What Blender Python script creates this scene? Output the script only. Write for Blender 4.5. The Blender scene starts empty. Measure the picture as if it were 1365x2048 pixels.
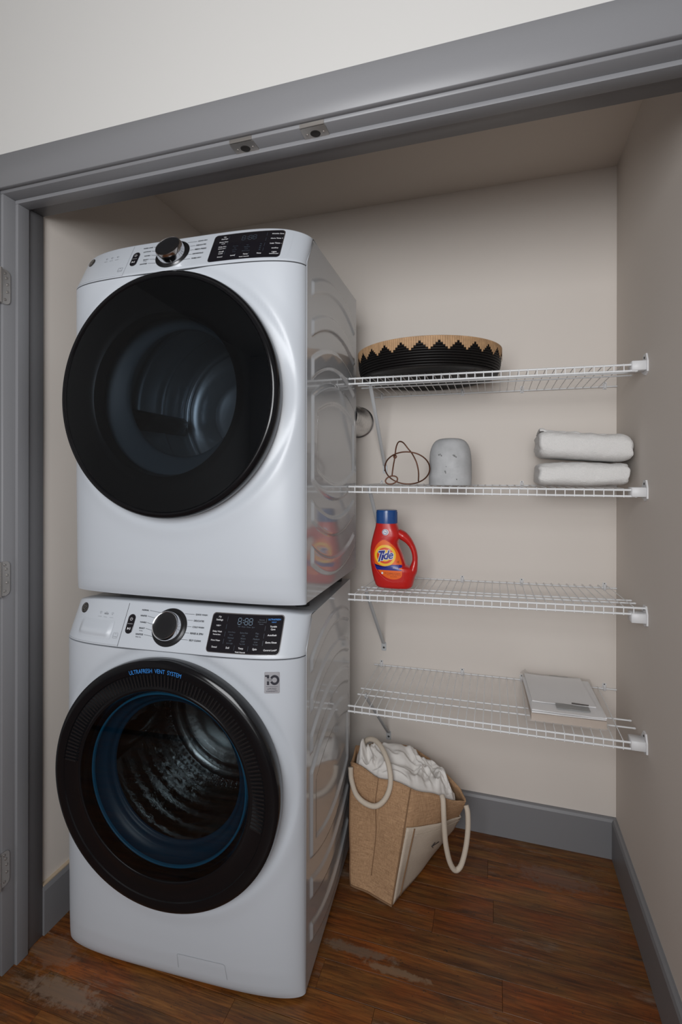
import bpy, bmesh, math, random
from math import sin, cos, pi, sqrt, radians
from mathutils import Vector, Matrix, noise

# ------------------------------------------------------------------ camera, light, exposure
SC = bpy.context.scene
COL = SC.collection
cam_d = bpy.data.cameras.new('camera')
cam = bpy.data.objects.new('camera', cam_d)
COL.objects.link(cam)
FPX, HZ, CX, TH, ROLL = 1025.69, 951.64, 660.0, -0.3106, 0.0015
cam_d.sensor_fit = 'HORIZONTAL'
cam_d.sensor_width = 36.0
cam_d.lens = FPX / 1365 * 36.0
cam_d.shift_x = (682.5 - CX) / 1365
cam_d.shift_y = (HZ - 1024) / 1365
cam_d.clip_start = 0.02
cam.matrix_world = (Matrix.Translation((0.4596, -1.2373, 1.3381)) @ Matrix.Rotation(-TH, 4, 'Z')
                    @ Matrix.Rotation(pi / 2, 4, 'X') @ Matrix.Rotation(ROLL, 4, 'Z'))
SC.camera = cam

world = bpy.data.worlds.new('world')
SC.world = world
world.use_nodes = True
world.node_tree.nodes['Background'].inputs[0].default_value = (0.75, 0.82, 1.0, 1)
world.node_tree.nodes['Background'].inputs[1].default_value = 0.05


def area(name, loc, target, size, power, color):
    ld = bpy.data.lights.new(name, 'AREA')
    ld.shape = 'RECTANGLE'
    ld.size, ld.size_y = size
    ld.energy = power
    ld.color = color
    o = bpy.data.objects.new(name, ld)
    o.location = loc
    o.rotation_euler = (Vector(target) - Vector(loc)).to_track_quat('-Z', 'Y').to_euler()
    COL.objects.link(o)
    return o


area('room_umbrella_light', (0.34, -2.05, 1.74), (-0.05, 0.3, 2.0), (1.05, 0.95), 41, (0.97, 0.985, 1.0))
area('room_fill_light', (0.35, -6.1, 1.25), (0.2, 0.0, 2.2), (4.2, 1.9), 52, (0.97, 0.985, 1.0))  # broad unseen fill lamp, added to soften and brighten the closet interior

SC.view_settings.view_transform = 'Standard'
SC.view_settings.look = 'None'
SC.view_settings.gamma = 1.0
SC.view_settings.use_curve_mapping = False
SC.view_settings.exposure = 0.0

# ------------------------------------------------------------------ materials


def mat(name, color, rough=0.5, metal=0.0, coat=0.0, bump=None, var=None, spec=0.5, sheen=0.0):
    """bump=(scale,strength,distance) or (scale3,...) ; var=(scale, amount) darkens with noise"""
    m = bpy.data.materials.new(name)
    m.use_nodes = True
    nt = m.node_tree
    b = nt.nodes['Principled BSDF']
    b.inputs['Base Color'].default_value = (*color, 1)
    b.inputs['Roughness'].default_value = rough
    b.inputs['Metallic'].default_value = metal
    b.inputs['Coat Weight'].default_value = coat
    b.inputs['Coat Roughness'].default_value = 0.06
    b.inputs['Specular IOR Level'].default_value = spec
    b.inputs['Sheen Weight'].default_value = sheen
    if bump or var:
        tc = nt.nodes.new('ShaderNodeTexCoord')
    if bump:
        n = nt.nodes.new('ShaderNodeTexNoise')
        n.inputs['Scale'].default_value = bump[0]
        n.inputs['Detail'].default_value = 4
        nt.links.new(tc.outputs['Object'], n.inputs['Vector'])
        bp = nt.nodes.new('ShaderNodeBump')
        bp.inputs['Strength'].default_value = bump[1]
        bp.inputs['Distance'].default_value = bump[2]
        nt.links.new(n.outputs['Fac'], bp.inputs['Height'])
        nt.links.new(bp.outputs['Normal'], b.inputs['Normal'])
    if var:
        n = nt.nodes.new('ShaderNodeTexNoise')
        n.inputs['Scale'].default_value = var[0]
        n.inputs['Detail'].default_value = 6
        nt.links.new(tc.outputs['Object'], n.inputs['Vector'])
        r = nt.nodes.new('ShaderNodeValToRGB')
        r.color_ramp.elements[0].position = 0.3
        r.color_ramp.elements[1].position = 0.7
        k = 1 - var[1]
        r.color_ramp.elements[0].color = (color[0] * k, color[1] * k, color[2] * k, 1)
        r.color_ramp.elements[1].color = (*color, 1)
        nt.links.new(n.outputs['Fac'], r.inputs['Fac'])
        nt.links.new(r.outputs['Color'], b.inputs['Base Color'])
    return m


def smoked(name, tint, ior=1.5, rough=0.02):
    m = bpy.data.materials.new(name)
    m.use_nodes = True
    nt = m.node_tree
    nt.nodes.clear()
    out = nt.nodes.new('ShaderNodeOutputMaterial')
    mix = nt.nodes.new('ShaderNodeMixShader')
    fr = nt.nodes.new('ShaderNodeFresnel')
    fr.inputs[0].default_value = ior
    t = nt.nodes.new('ShaderNodeBsdfTransparent')
    t.inputs[0].default_value = (*tint, 1)
    g = nt.nodes.new('ShaderNodeBsdfGlossy')
    g.inputs['Roughness'].default_value = rough
    g.inputs[0].default_value = (0.9, 0.95, 1, 1)
    nt.links.new(fr.outputs[0], mix.inputs[0])
    nt.links.new(t.outputs[0], mix.inputs[1])
    nt.links.new(g.outputs[0], mix.inputs[2])
    nt.links.new(mix.outputs[0], out.inputs[0])
    return m


def floor_mat():
    m = bpy.data.materials.new('worn_stained_pine')
    m.use_nodes = True
    nt = m.node_tree
    N, L = nt.nodes, nt.links
    b = N['Principled BSDF']
    tc = N.new('ShaderNodeTexCoord')
    oi = N.new('ShaderNodeObjectInfo')

    def mapped(scale):
        mp = N.new('ShaderNodeMapping')
        mp.inputs['Scale'].default_value = scale
        off = N.new('ShaderNodeVectorMath')
        off.operation = 'MULTIPLY_ADD'
        cmb = N.new('ShaderNodeCombineXYZ')
        for i in range(3):
            L.new(oi.outputs['Random'], cmb.inputs[i])
        L.new(cmb.outputs[0], off.inputs[0])
        off.inputs[1].default_value = (0, 3.1, 7.7)
        L.new(tc.outputs['Object'], off.inputs[2])
        L.new(off.outputs[0], mp.inputs[0])
        return mp

    def nz(mp, scale, detail, rough=0.6):
        n = N.new('ShaderNodeTexNoise')
        n.inputs['Scale'].default_value = scale
        n.inputs['Detail'].default_value = detail
        n.inputs['Roughness'].default_value = rough
        L.new(mp.outputs[0], n.inputs['Vector'])
        return n

    def ramp(src, stops):
        r = N.new('ShaderNodeValToRGB')
        e = r.color_ramp.elements
        while len(e) < len(stops):
            e.new(0.5)
        for q, (p, c) in zip(e, stops):
            q.position = p
            q.color = (*c, 1) if len(c) == 3 else c
        L.new(src, r.inputs[0])
        return r

    def mix(f, a, c, mode='MIX'):
        x = N.new('ShaderNodeMix')
        x.data_type = 'RGBA'
        x.blend_type = mode
        if isinstance(f, float):
            x.inputs[0].default_value = f
        else:
            L.new(f, x.inputs[0])
        for s, i in ((a, 6), (c, 7)):
            if isinstance(s, tuple):
                x.inputs[i].default_value = (*s, 1)
            else:
                L.new(s, x.inputs[i])
        return x.outputs[2]
    g1 = nz(mapped((2.2, 30, 1)), 1.6, 8, 0.65)
    base = ramp(g1.outputs['Fac'], [(0.28, (0.052, 0.022, 0.007)), (0.45, (0.130, 0.055, 0.014)),
                                    (0.58, (0.200, 0.088, 0.021)), (0.75, (0.270, 0.132, 0.040))])
    tone = ramp(oi.outputs['Random'], [(0.0, (0.80, 0.76, 0.72)), (0.35, (1.0, 0.9, 0.75)), (0.6, (1.0, 1.0, 1.0)), (0.8, (0.85, 0.9, 0.92)), (1.0, (1.15, 0.95, 0.7))])
    c = mix(1.0, base.outputs[0], tone.outputs[0], 'MULTIPLY')
    big = nz(mapped((1.6, 3.5, 1)), 2.4, 5)
    bm = ramp(big.outputs['Fac'], [(0.40, (0, 0, 0)), (0.66, (1, 1, 1))])
    c = mix(bm.outputs[0], c, mix(1.0, c, (1.30, 0.78, 0.45), 'MULTIPLY'))
    worn = nz(mapped((1.3, 5, 1)), 2.1, 9, 0.72)
    wm = ramp(worn.outputs['Fac'], [(0.57, (0, 0, 0)), (0.66, (0.75, 0.75, 0.75))])
    c = mix(wm.outputs[0], c, (0.20, 0.135, 0.095))
    fine = nz(mapped((5, 120, 1)), 2.0, 6, 0.7)
    fm = ramp(fine.outputs['Fac'], [(0.36, (0.42, 0.40, 0.38)), (0.56, (1.12, 1.12, 1.12))])
    c = mix(0.85, c, mix(1.0, c, fm.outputs[0], 'MULTIPLY'))
    blot = nz(mapped((3, 9, 1)), 3.0, 7, 0.75)
    bl = ramp(blot.outputs['Fac'], [(0.30, (0.75, 0.75, 0.75)), (0.43, (0, 0, 0))])
    c = mix(bl.outputs[0], c, (0.034, 0.017, 0.009))
    spk = nz(mapped((10, 16, 1)), 8.0, 3)
    sm = ramp(spk.outputs['Fac'], [(0.66, (0, 0, 0)), (0.71, (0.8, 0.8, 0.8))])
    c = mix(sm.outputs[0], c, (0.018, 0.012, 0.01))
    chip = nz(mapped((14, 14, 1)), 9.0, 4)
    cm = ramp(chip.outputs['Fac'], [(0.725, (0, 0, 0)), (0.75, (0.8, 0.8, 0.8))])
    c = mix(cm.outputs[0], c, (0.30, 0.25, 0.20))
    geo = N.new('ShaderNodeNewGeometry')
    for (px, py, rx, ry, amt, col) in ((-0.60, -0.185, .13, .036, .72, (.22, .15, .105)), (-0.72, -0.10, .09, .05, .5, (.18, .115, .08)),
                                       (0.09, 0.165, .12, .018, .65, (.17, .13, .095)), (-0.28, -0.19, .10, .02, .6, (.02, .014, .01)),
                                       (0.66, 0.62, .14, .05, .55, (.16, .10, .075)), (0.2, 0.135, .10, .014, .7, (.24, .16, .10))):
        sb = N.new('ShaderNodeVectorMath')
        sb.operation = 'SUBTRACT'
        L.new(geo.outputs['Position'], sb.inputs[0])
        sb.inputs[1].default_value = (px, py, 0)
        sc = N.new('ShaderNodeVectorMath')
        sc.operation = 'MULTIPLY'
        L.new(sb.outputs[0], sc.inputs[0])
        sc.inputs[1].default_value = (1 / rx, 1 / ry, 0)
        ln = N.new('ShaderNodeVectorMath')
        ln.operation = 'LENGTH'
        L.new(sc.outputs[0], ln.inputs[0])
        nn = N.new('ShaderNodeTexNoise')
        nn.inputs['Scale'].default_value = 42
        nn.inputs['Detail'].default_value = 8
        nn.inputs['Roughness'].default_value = .7
        L.new(geo.outputs['Position'], nn.inputs['Vector'])
        ad = N.new('ShaderNodeMath')
        ad.operation = 'MULTIPLY_ADD'
        L.new(nn.outputs['Fac'], ad.inputs[0])
        ad.inputs[1].default_value = 2.6
        L.new(ln.outputs['Value'], ad.inputs[2])
        mr = N.new('ShaderNodeMapRange')
        mr.inputs['From Min'].default_value = 1.9
        mr.inputs['From Max'].default_value = 2.35
        mr.inputs['To Min'].default_value = amt
        mr.inputs['To Max'].default_value = 0
        L.new(ad.outputs[0], mr.inputs['Value'])
        c = mix(mr.outputs[0], c, col)
    L.new(c, b.inputs['Base Color'])
    rr = ramp(worn.outputs['Fac'], [(0.4, (0.36, 0.36, 0.36)), (0.7, (0.7, 0.7, 0.7))])
    L.new(rr.outputs[0], b.inputs['Roughness'])
    bp = N.new('ShaderNodeBump')
    bp.inputs['Strength'].default_value = 0.35
    bp.inputs['Distance'].default_value = 0.0015
    L.new(g1.outputs['Fac'], bp.inputs['Height'])
    L.new(bp.outputs[0], b.inputs['Normal'])
    return m


def jute_mat(name, c1, c2, scale):
    m = bpy.data.materials.new(name)
    m.use_nodes = True
    nt = m.node_tree
    b = nt.nodes['Principled BSDF']
    b.inputs['Roughness'].default_value = 0.9
    b.inputs['Specular IOR Level'].default_value = 0.15
    tc = nt.nodes.new('ShaderNodeTexCoord')
    hs = []
    for sc in ((scale, scale, scale * 0.08), (scale * 0.08, scale * 0.08, scale)):
        mp = nt.nodes.new('ShaderNodeMapping')
        mp.inputs['Scale'].default_value = sc
        nt.links.new(tc.outputs['Object'], mp.inputs[0])
        n = nt.nodes.new('ShaderNodeTexNoise')
        n.inputs['Scale'].default_value = 1.0
        n.inputs['Detail'].default_value = 3
        nt.links.new(mp.outputs[0], n.inputs['Vector'])
        hs.append(n)
    ad = nt.nodes.new('ShaderNodeMath')
    ad.operation = 'ADD'
    nt.links.new(hs[0].outputs['Fac'], ad.inputs[0])
    nt.links.new(hs[1].outputs['Fac'], ad.inputs[1])
    r = nt.nodes.new('ShaderNodeValToRGB')
    r.color_ramp.elements[0].position = 0.35
    r.color_ramp.elements[1].position = 0.65
    r.color_ramp.elements[0].color = (*c1, 1)
    r.color_ramp.elements[1].color = (*c2, 1)
    hf = nt.nodes.new('ShaderNodeMath')
    hf.operation = 'MULTIPLY'
    hf.inputs[1].default_value = 0.5
    nt.links.new(ad.outputs[0], hf.inputs[0])
    nt.links.new(hf.outputs[0], r.inputs[0])
    nt.links.new(r.outputs[0], b.inputs['Base Color'])
    bp = nt.nodes.new('ShaderNodeBump')
    bp.inputs['Strength'].default_value = 0.5
    bp.inputs['Distance'].default_value = 0.001
    nt.links.new(ad.outputs[0], bp.inputs['Height'])
    nt.links.new(bp.outputs[0], b.inputs['Normal'])
    return m


M = {}
M['wall'] = mat('closet_wall_paint', (0.68, 0.625, 0.575), 0.75, bump=(220, 0.12, 0.0006), spec=0.3)
M['wall_room'] = mat('room_wall_paint', (0.52, 0.51, 0.495), 0.75, bump=(220, 0.12, 0.0006), spec=0.3)
M['room_dim'] = mat('room_far_paint', (0.70, 0.69, 0.68), 0.8)
M['ceil'] = mat('ceiling_paint', (0.68, 0.62, 0.56), 0.85)
M['trim'] = mat('gray_trim_paint', (0.195, 0.195, 0.205), 0.42, bump=(60, 0.10, 0.0012))
M['raw'] = mat('unpainted_edge', (0.50, 0.40, 0.29), 0.8)
M['subfloor'] = mat('subfloor_dirt', (0.012, 0.009, 0.007), 0.9)
M['floor'] = floor_mat()
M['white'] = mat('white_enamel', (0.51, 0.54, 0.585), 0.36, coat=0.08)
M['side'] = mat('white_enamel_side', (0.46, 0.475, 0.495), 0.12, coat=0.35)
M['seam'] = mat('seam_dark', (0.03, 0.03, 0.034), 0.6)
M['ring'] = mat('black_gloss_plastic', (0.005, 0.005, 0.006), 0.14, spec=0.32)
M['ringdark'] = mat('black_satin_plastic', (0.008, 0.008, 0.009), 0.32)
M['chrome'] = mat('chrome', (0.72, 0.72, 0.74), 0.10, metal=1.0)
M['knobface'] = mat('black_brushed_knob_face', (0.035, 0.035, 0.038), 0.22, metal=0.6)
M['disp'] = mat('black_display_glass', (0.010, 0.009, 0.012), 0.08)
M['ink'] = mat('dark_print', (0.045, 0.05, 0.06), 0.6)
M['inklight'] = mat('pale_gray_print', (0.36, 0.38, 0.41), 0.6)
M['printwhite'] = mat('white_print', (0.70, 0.70, 0.72), 0.5)
M['printdim'] = mat('dim_blue_gray_print', (0.055, 0.075, 0.10), 0.5)
M['printblue'] = mat('blue_print', (0.03, 0.22, 0.62), 0.5)
M['emblem'] = mat('dark_metal_emblem', (0.11, 0.105, 0.10), 0.3, metal=0.8)
M['emblemline'] = mat('silver_emblem_line', (0.42, 0.41, 0.40), 0.3, metal=0.8)
M['badge'] = mat('silver_badge', (0.40, 0.40, 0.43), 0.4, metal=0.4)
M['badgeink'] = mat('black_badge_print', (0.02, 0.02, 0.03), 0.5)
M['smoke'] = smoked('smoked_door_glass', (0.28, 0.31, 0.34))
M['porthole'] = smoked('clear_porthole_glass', (0.41, 0.44, 0.45), 1.45)
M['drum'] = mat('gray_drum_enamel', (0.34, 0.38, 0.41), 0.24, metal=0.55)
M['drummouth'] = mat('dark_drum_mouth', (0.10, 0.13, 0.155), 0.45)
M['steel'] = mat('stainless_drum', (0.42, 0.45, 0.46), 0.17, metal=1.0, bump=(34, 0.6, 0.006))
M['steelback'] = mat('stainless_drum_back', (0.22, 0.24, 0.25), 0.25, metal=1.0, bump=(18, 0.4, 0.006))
M['gasket'] = mat('blue_rubber_gasket', (0.007, 0.060, 0.120), 0.38)
M['gasketlip'] = mat('bright_blue_gasket_lip', (0.014, 0.20, 0.38), 0.35)
M['rubber'] = mat('black_rubber', (0.012, 0.012, 0.012), 0.7)
M['wire'] = mat('white_vinyl_wire', (0.74, 0.75, 0.76), 0.35)
M['bracket'] = mat('white_plastic_bracket', (0.70, 0.70, 0.71), 0.45)
M['brace'] = mat('white_painted_steel', (0.50, 0.51, 0.52), 0.4)
M['nail'] = mat('dark_steel_nail', (0.10, 0.10, 0.10), 0.4, metal=0.9)
M['nickel'] = mat('satin_nickel', (0.46, 0.43, 0.40), 0.36, metal=0.9, bump=(300, 0.2, 0.0003))
M['hole'] = mat('dark_hole', (0.02, 0.018, 0.016), 0.8)
M['foil'] = mat('aluminium_foil', (0.80, 0.79, 0.78), 0.30, metal=1.0, bump=(90, 0.5, 0.002))
M['traybk'] = mat('black_dyed_rattan', (0.007, 0.006, 0.006), 0.5, bump=(140, 0.35, 0.0008), spec=0.22)
M['traytan'] = mat('natural_straw', (0.52, 0.315, 0.165), 0.65, bump=(160, 0.4, 0.0008), var=(60, 0.3))
M['bronze'] = mat('bronze_wire', (0.11, 0.042, 0.022), 0.38, metal=0.6)
M['vase'] = mat('whitewashed_stoneware', (0.52, 0.525, 0.535), 0.85, bump=(45, 0.35, 0.002), var=(22, 0.25))
M['vasemark'] = mat('dark_speck', (0.20, 0.20, 0.20), 0.9)
M['towel'] = mat('white_terry', (0.78, 0.765, 0.75), 0.95, bump=(420, 0.9, 0.003), spec=0.1, sheen=0.3)
M['linen'] = mat('white_cotton', (0.72, 0.69, 0.66), 0.9, bump=(260, 0.2, 0.0006), spec=0.15)
M['red'] = mat('red_plastic', (0.52, 0.013, 0.010), 0.30, coat=0.3)
M['bluecap'] = mat('translucent_blue_cap', (0.016, 0.095, 0.34), 0.22)
M['bluecap'].node_tree.nodes['Principled BSDF'].inputs['Transmission Weight'].default_value = 0.35
M['lbl_or'] = mat('label_orange', (0.80, 0.13, 0.010), 0.35)
M['lbl_or2'] = mat('label_red_orange', (0.68, 0.06, 0.012), 0.35)
M['lbl_ye'] = mat('label_yellow', (0.86, 0.52, 0.03), 0.35)
M['lbl_bl'] = mat('label_blue', (0.012, 0.02, 0.22), 0.35)
M['lbl_wh'] = mat('label_white', (0.72, 0.72, 0.74), 0.4)
M['lbl_bk'] = mat('label_fine_print', (0.14, 0.03, 0.01), 0.5)
M['paper'] = mat('white_paper', (0.84, 0.84, 0.85), 0.8)
M['paperkraft'] = mat('kraft_folder', (0.50, 0.41, 0.34), 0.75)
M['card'] = mat('gray_card', (0.26, 0.27, 0.275), 0.55)
M['polybag'] = mat('clear_poly_bag', (0.62, 0.58, 0.55), 0.25)
_n = M['polybag'].node_tree
_t = _n.nodes.new('ShaderNodeBsdfTransparent')
_m = _n.nodes.new('ShaderNodeMixShader')
_m.inputs[0].default_value = 0.16
_n.links.new(_t.outputs[0], _m.inputs[1])
_n.links.new(_n.nodes['Principled BSDF'].outputs[0], _m.inputs[2])
_n.links.new(_m.outputs[0], _n.nodes['Material Output'].inputs[0])
M['jute'] = jute_mat('natural_jute', (0.29, 0.17, 0.095), (0.51, 0.32, 0.185), 520)
M['jutein'] = jute_mat('natural_jute_lining', (0.30, 0.17, 0.085), (0.44, 0.26, 0.135), 520)
M['seamjute'] = mat('jute_seam', (0.22, 0.125, 0.065), 0.9)
M['canvas'] = jute_mat('natural_canvas', (0.50, 0.42, 0.335), (0.60, 0.51, 0.42), 900)
M['rope'] = mat('cotton_rope', (0.58, 0.50, 0.41), 0.9, bump=(330, 0.7, 0.0015))
M['stitch'] = mat('dark_stitch', (0.03, 0.025, 0.025), 0.8)

# ------------------------------------------------------------------ mesh helpers


def link(o, parent=None):
    COL.objects.link(o)
    if parent is not None:
        o.parent = parent
    return o


def mesh_obj(name, V, Fc, m, parent=None, smooth=True, origin=None, auto=None):
    me = bpy.data.meshes.new(name)
    if origin is not None:
        V = [(v[0] - origin[0], v[1] - origin[1], v[2] - origin[2]) for v in V]
    me.from_pydata([tuple(v) for v in V], [], Fc)
    me.materials.append(m)
    if smooth:
        me.shade_smooth() if auto is None else me.shade_smooth()
        if auto is not None:
            me.set_sharp_from_angle(angle=radians(auto))
    me.update()
    o = bpy.data.objects.new(name, me)
    if origin is not None and parent is None:
        o.location = origin
    return link(o, parent)


def thing(name, label, cat, loc=(0, 0, 0), rz=0.0, group=None):
    o = bpy.data.objects.new(name, None)
    o.empty_display_size = 0.05
    COL.objects.link(o)
    o.location = loc
    o.rotation_euler = (0, 0, rz)
    o['label'] = label
    o['category'] = cat
    if group:
        o['group'] = group
    return o


def struct(o):
    o['kind'] = 'structure'
    return o


def box_vf(x0, x1, y0, y1, z0, z1):
    V = [(x, y, z) for x in (x0, x1) for y in (y0, y1) for z in (z0, z1)]
    Fc = [(0, 1, 3, 2), (4, 6, 7, 5), (0, 4, 5, 1), (2, 3, 7, 6), (0, 2, 6, 4), (1, 5, 7, 3)]
    return V, Fc


def merge(parts):
    V, Fc = [], []
    for v, f in parts:
        n = len(V)
        V += list(v)
        Fc += [tuple(i + n for i in q) for q in f]
    return V, Fc


def bevel_box(name, dims, m, parent=None, r=0.003, seg=2, origin=None):
    V, Fc = box_vf(*dims)
    if origin is not None:
        V = [(v[0] - origin[0], v[1] - origin[1], v[2] - origin[2]) for v in V]
    bm = bmesh.new()
    vs = [bm.verts.new(v) for v in V]
    for f in Fc:
        bm.faces.new([vs[i] for i in f])
    bmesh.ops.recalc_face_normals(bm, faces=bm.faces[:])
    bmesh.ops.bevel(bm, geom=bm.edges[:], offset=r, segments=seg, affect='EDGES', profile=0.6)
    me = bpy.data.meshes.new(name)
    bm.to_mesh(me)
    bm.free()
    me.materials.append(m)
    me.shade_smooth()
    me.set_sharp_from_angle(angle=radians(50))
    o = bpy.data.objects.new(name, me)
    if origin is not None and parent is None:
        o.location = origin
    return link(o, parent)


def spline(P, n, closed=False):
    """Catmull-Rom through P, n points per span"""
    P = [Vector(p) for p in P]
    out = []
    k = len(P)
    spans = k if closed else k - 1
    for i in range(spans):
        if closed:
            a, b, c, d = P[(i - 1) % k], P[i], P[(i + 1) % k], P[(i + 2) % k]
        else:
            b, c = P[i], P[i + 1]
            a = P[i - 1] if i else b * 2 - c
            d = P[i + 2] if i + 2 < k else c * 2 - b
        for j in range(n):
            t = j / n
            out.append(0.5 * ((2 * b) + (c - a) * t + (2 * a - 5 * b + 4 * c - d) * t * t + (3 * b - a - 3 * c + d) * t ** 3))
    if not closed:
        out.append(P[-1])
    return out


def tube_vf(P, r, seg=8, closed=False, cap=True, rad=None):
    P = [Vector(p) for p in P]
    n = len(P)
    V, Fc = [], []
    up = None
    for i in range(n):
        a = P[(i - 1) % n] if (closed or i) else P[i]
        b = P[(i + 1) % n] if (closed or i < n - 1) else P[i]
        t = (b - a).normalized()
        if up is None:
            up = Vector((0, 0, 1)) if abs(t.z) < 0.9 else Vector((1, 0, 0))
        s = t.cross(up).normalized()
        up = s.cross(t).normalized()
        rr = r if rad is None else rad[i]
        for k in range(seg):
            q = 2 * pi * k / seg
            V.append(P[i] + (s * cos(q) + up * sin(q)) * rr)
    m = n if closed else n - 1
    for i in range(m):
        for k in range(seg):
            a = i * seg + k
            b = i * seg + (k + 1) % seg
            c = ((i + 1) % n) * seg + (k + 1) % seg
            d = ((i + 1) % n) * seg + k
            Fc.append((a, b, c, d))
    if cap and not closed:
        Fc.append(tuple(range(seg))[::-1])
        Fc.append(tuple((n - 1) * seg + k for k in range(seg)))
    return V, Fc


def grid_f(nu, nv, off=0):
    """faces of a grid whose vertex index is i*nv+j"""
    return [(off + i * nv + j, off + (i + 1) * nv + j, off + (i + 1) * nv + j + 1, off + i * nv + j + 1)
            for i in range(nu - 1) for j in range(nv - 1)]


def lathe_y(prof, seg, cx=0.0, cz=0.0, a0=0.0, a1=2 * pi):
    """prof = [(radius, y)] turned about the y axis through (cx, cz)"""
    full = abs(a1 - a0 - 2 * pi) < 1e-6
    n = seg if full else seg + 1
    V, Fc = [], []
    for r, y in prof:
        for k in range(n):
            q = a0 + (a1 - a0) * k / seg
            V.append((cx + r * cos(q), y, cz + r * sin(q)))
    for i in range(len(prof) - 1):
        for k in range(seg):
            k2 = (k + 1) % n
            Fc.append((i * n + k, i * n + k2, (i + 1) * n + k2, (i + 1) * n + k))
    return V, Fc


def lathe_z(prof, seg, cx=0.0, cy=0.0):
    V, Fc = [], []
    for r, z in prof:
        for k in range(seg):
            q = 2 * pi * k / seg
            V.append((cx + r * cos(q), cy + r * sin(q), z))
    for i in range(len(prof) - 1):
        for k in range(seg):
            k2 = (k + 1) % seg
            Fc.append((i * seg + k, i * seg + k2, (i + 1) * seg + k2, (i + 1) * seg + k))
    return V, Fc


_tc = {}


def text2d(s):
    """flat letters as (verts2d, faces, width, height) with lower-left at 0,0"""
    if s in _tc:
        return _tc[s]
    c = bpy.data.curves.new('t', 'FONT')
    c.body = s
    c.size = 1.0
    c.resolution_u = 3
    o = bpy.data.objects.new('t', c)
    COL.objects.link(o)
    dg = bpy.context.evaluated_depsgraph_get()
    me = bpy.data.meshes.new_from_object(o.evaluated_get(dg))
    V = [(v.co.x, v.co.y) for v in me.vertices]
    Fc = [tuple(p.vertices) for p in me.polygons]
    bpy.data.objects.remove(o)
    bpy.data.curves.remove(c)
    bpy.data.meshes.remove(me)
    x0 = min(v[0] for v in V)
    x1 = max(v[0] for v in V)
    y0 = min(v[1] for v in V)
    y1 = max(v[1] for v in V)
    _tc[s] = ([(x - x0, y - y0) for x, y in V], Fc, x1 - x0, y1 - y0)
    return _tc[s]


def place_text(s, cx, cz, fmap, width=None, height=None, align='c', bold=0.0, squash=1.0, slant=0.0):
    """letters mapped through fmap(x,z) -> 3D ; centred on (cx,cz)"""
    V, Fc, w, h = text2d(s)
    k = (width / w) if width else (height / h)
    kz = (height / h) if (width and height) else k * squash
    ox = {'c': -w * k / 2, 'l': 0.0, 'r': -w * k}[align]
    out = []
    offs = [(0, 0)] if not bold else [(-bold, 0), (bold, 0), (0, bold), (0, -bold)]
    for dx, dz in offs:
        P = [fmap(cx + ox + x * k + slant * y * kz + dx, cz - h * kz / 2 + y * kz + dz) for x, y in V]
        out.append((P, Fc))
    return merge(out)


def rrect(x0, x1, z0, z1, r, n=5):
    P = []
    for (cx, cz, a) in ((x1 - r, z1 - r, 0), (x0 + r, z1 - r, pi / 2), (x0 + r, z0 + r, pi), (x1 - r, z0 + r, 3 * pi / 2)):
        for k in range(n + 1):
            q = a + pi / 2 * k / n
            P.append((cx + r * cos(q), cz + r * sin(q)))
    return P


def subdiv(P, L=0.006):
    out = []
    for i in range(len(P)):
        a, b = P[i], P[(i + 1) % len(P)]
        n = max(1, int(sqrt((b[0] - a[0]) ** 2 + (b[1] - a[1]) ** 2) / L))
        out += [(a[0] + (b[0] - a[0]) * k / n, a[1] + (b[1] - a[1]) * k / n) for k in range(n)]
    return out


def smooth01(a, b, x):
    t = min(1.0, max(0.0, (x - a) / (b - a)))
    return t * t * (3 - 2 * t)


# ------------------------------------------------------------------ the setting
XL, XR, YB, ZC = -0.800, 0.8684, 0.7848, 2.428
YF = -0.1965                                     # face of the room wall around the opening
YI = -0.0720                                     # inner face of that wall
JL, JR, JZ = -0.7896, 0.8560, 2.0894             # jamb faces
RX0, RX1, RY0, RZ1 = -2.6, 2.6, -6.2, 3.2        # the room in front

sub = mesh_obj('floor', *box_vf(RX0, RX1, RY0, YB + 0.05, -0.06, -0.0225), M['subfloor'], smooth=False)
struct(sub)
random.seed(5)
row = 0
y = 0.375 + 0.087 * 5
while y > -1.35:
    y1, y0 = y, y - 0.087
    if y1 > YB:
        y1 = YB
    if y1 > y0 + 0.01:
        inside = y0 > -0.21
        xa, xb = (XL, XR) if inside else (RX0 + 0.01, RX1 - 0.01)
        cuts = [xa]
        xx = xa + random.uniform(0.25, 1.3)
        if row == 12:
            xx = -0.62
        while xx < xb - 0.2:
            cuts.append(xx)
            xx += random.uniform(0.8, 1.7)
        cuts.append(xb)
        for a, b in zip(cuts, cuts[1:]):
            dz = random.uniform(-0.0012, 0.0)
            V, Fc = [], []
            ya, yb, xa_, xb_ = y0 + 0.0006, y1 - 0.0006, a + 0.0003, b - 0.0003
            e = 0.0004
            for (zz, ins) in ((-0.0225, 0), (-e + dz, 0), (dz, e)):
                V += [(xa_ + ins, ya + ins, zz), (xb_ - ins, ya + ins, zz), (xb_ - ins, yb - ins, zz), (xa_ + ins, yb - ins, zz)]
            for l in (0, 4):
                for k in range(4):
                    Fc.append((l + k, l + (k + 1) % 4, l + 4 + (k + 1) % 4, l + 4 + k))
            Fc.append((8, 9, 10, 11))
            o = mesh_obj('plank', V, Fc, M['floor'], sub, smooth=False)
    y -= 0.087
    row += 1
far = mesh_obj('distant_planks', *merge([box_vf(RX0 + 0.01, RX1 - 0.01, RY0 + 0.087 * k + 0.001, RY0 + 0.087 * (k + 1) - 0.001, -0.0225, 0)
                                       for k in range(int((y - RY0) / 0.087))]), M['floor'], sub, smooth=False)
far['kind'] = 'stuff'

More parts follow.
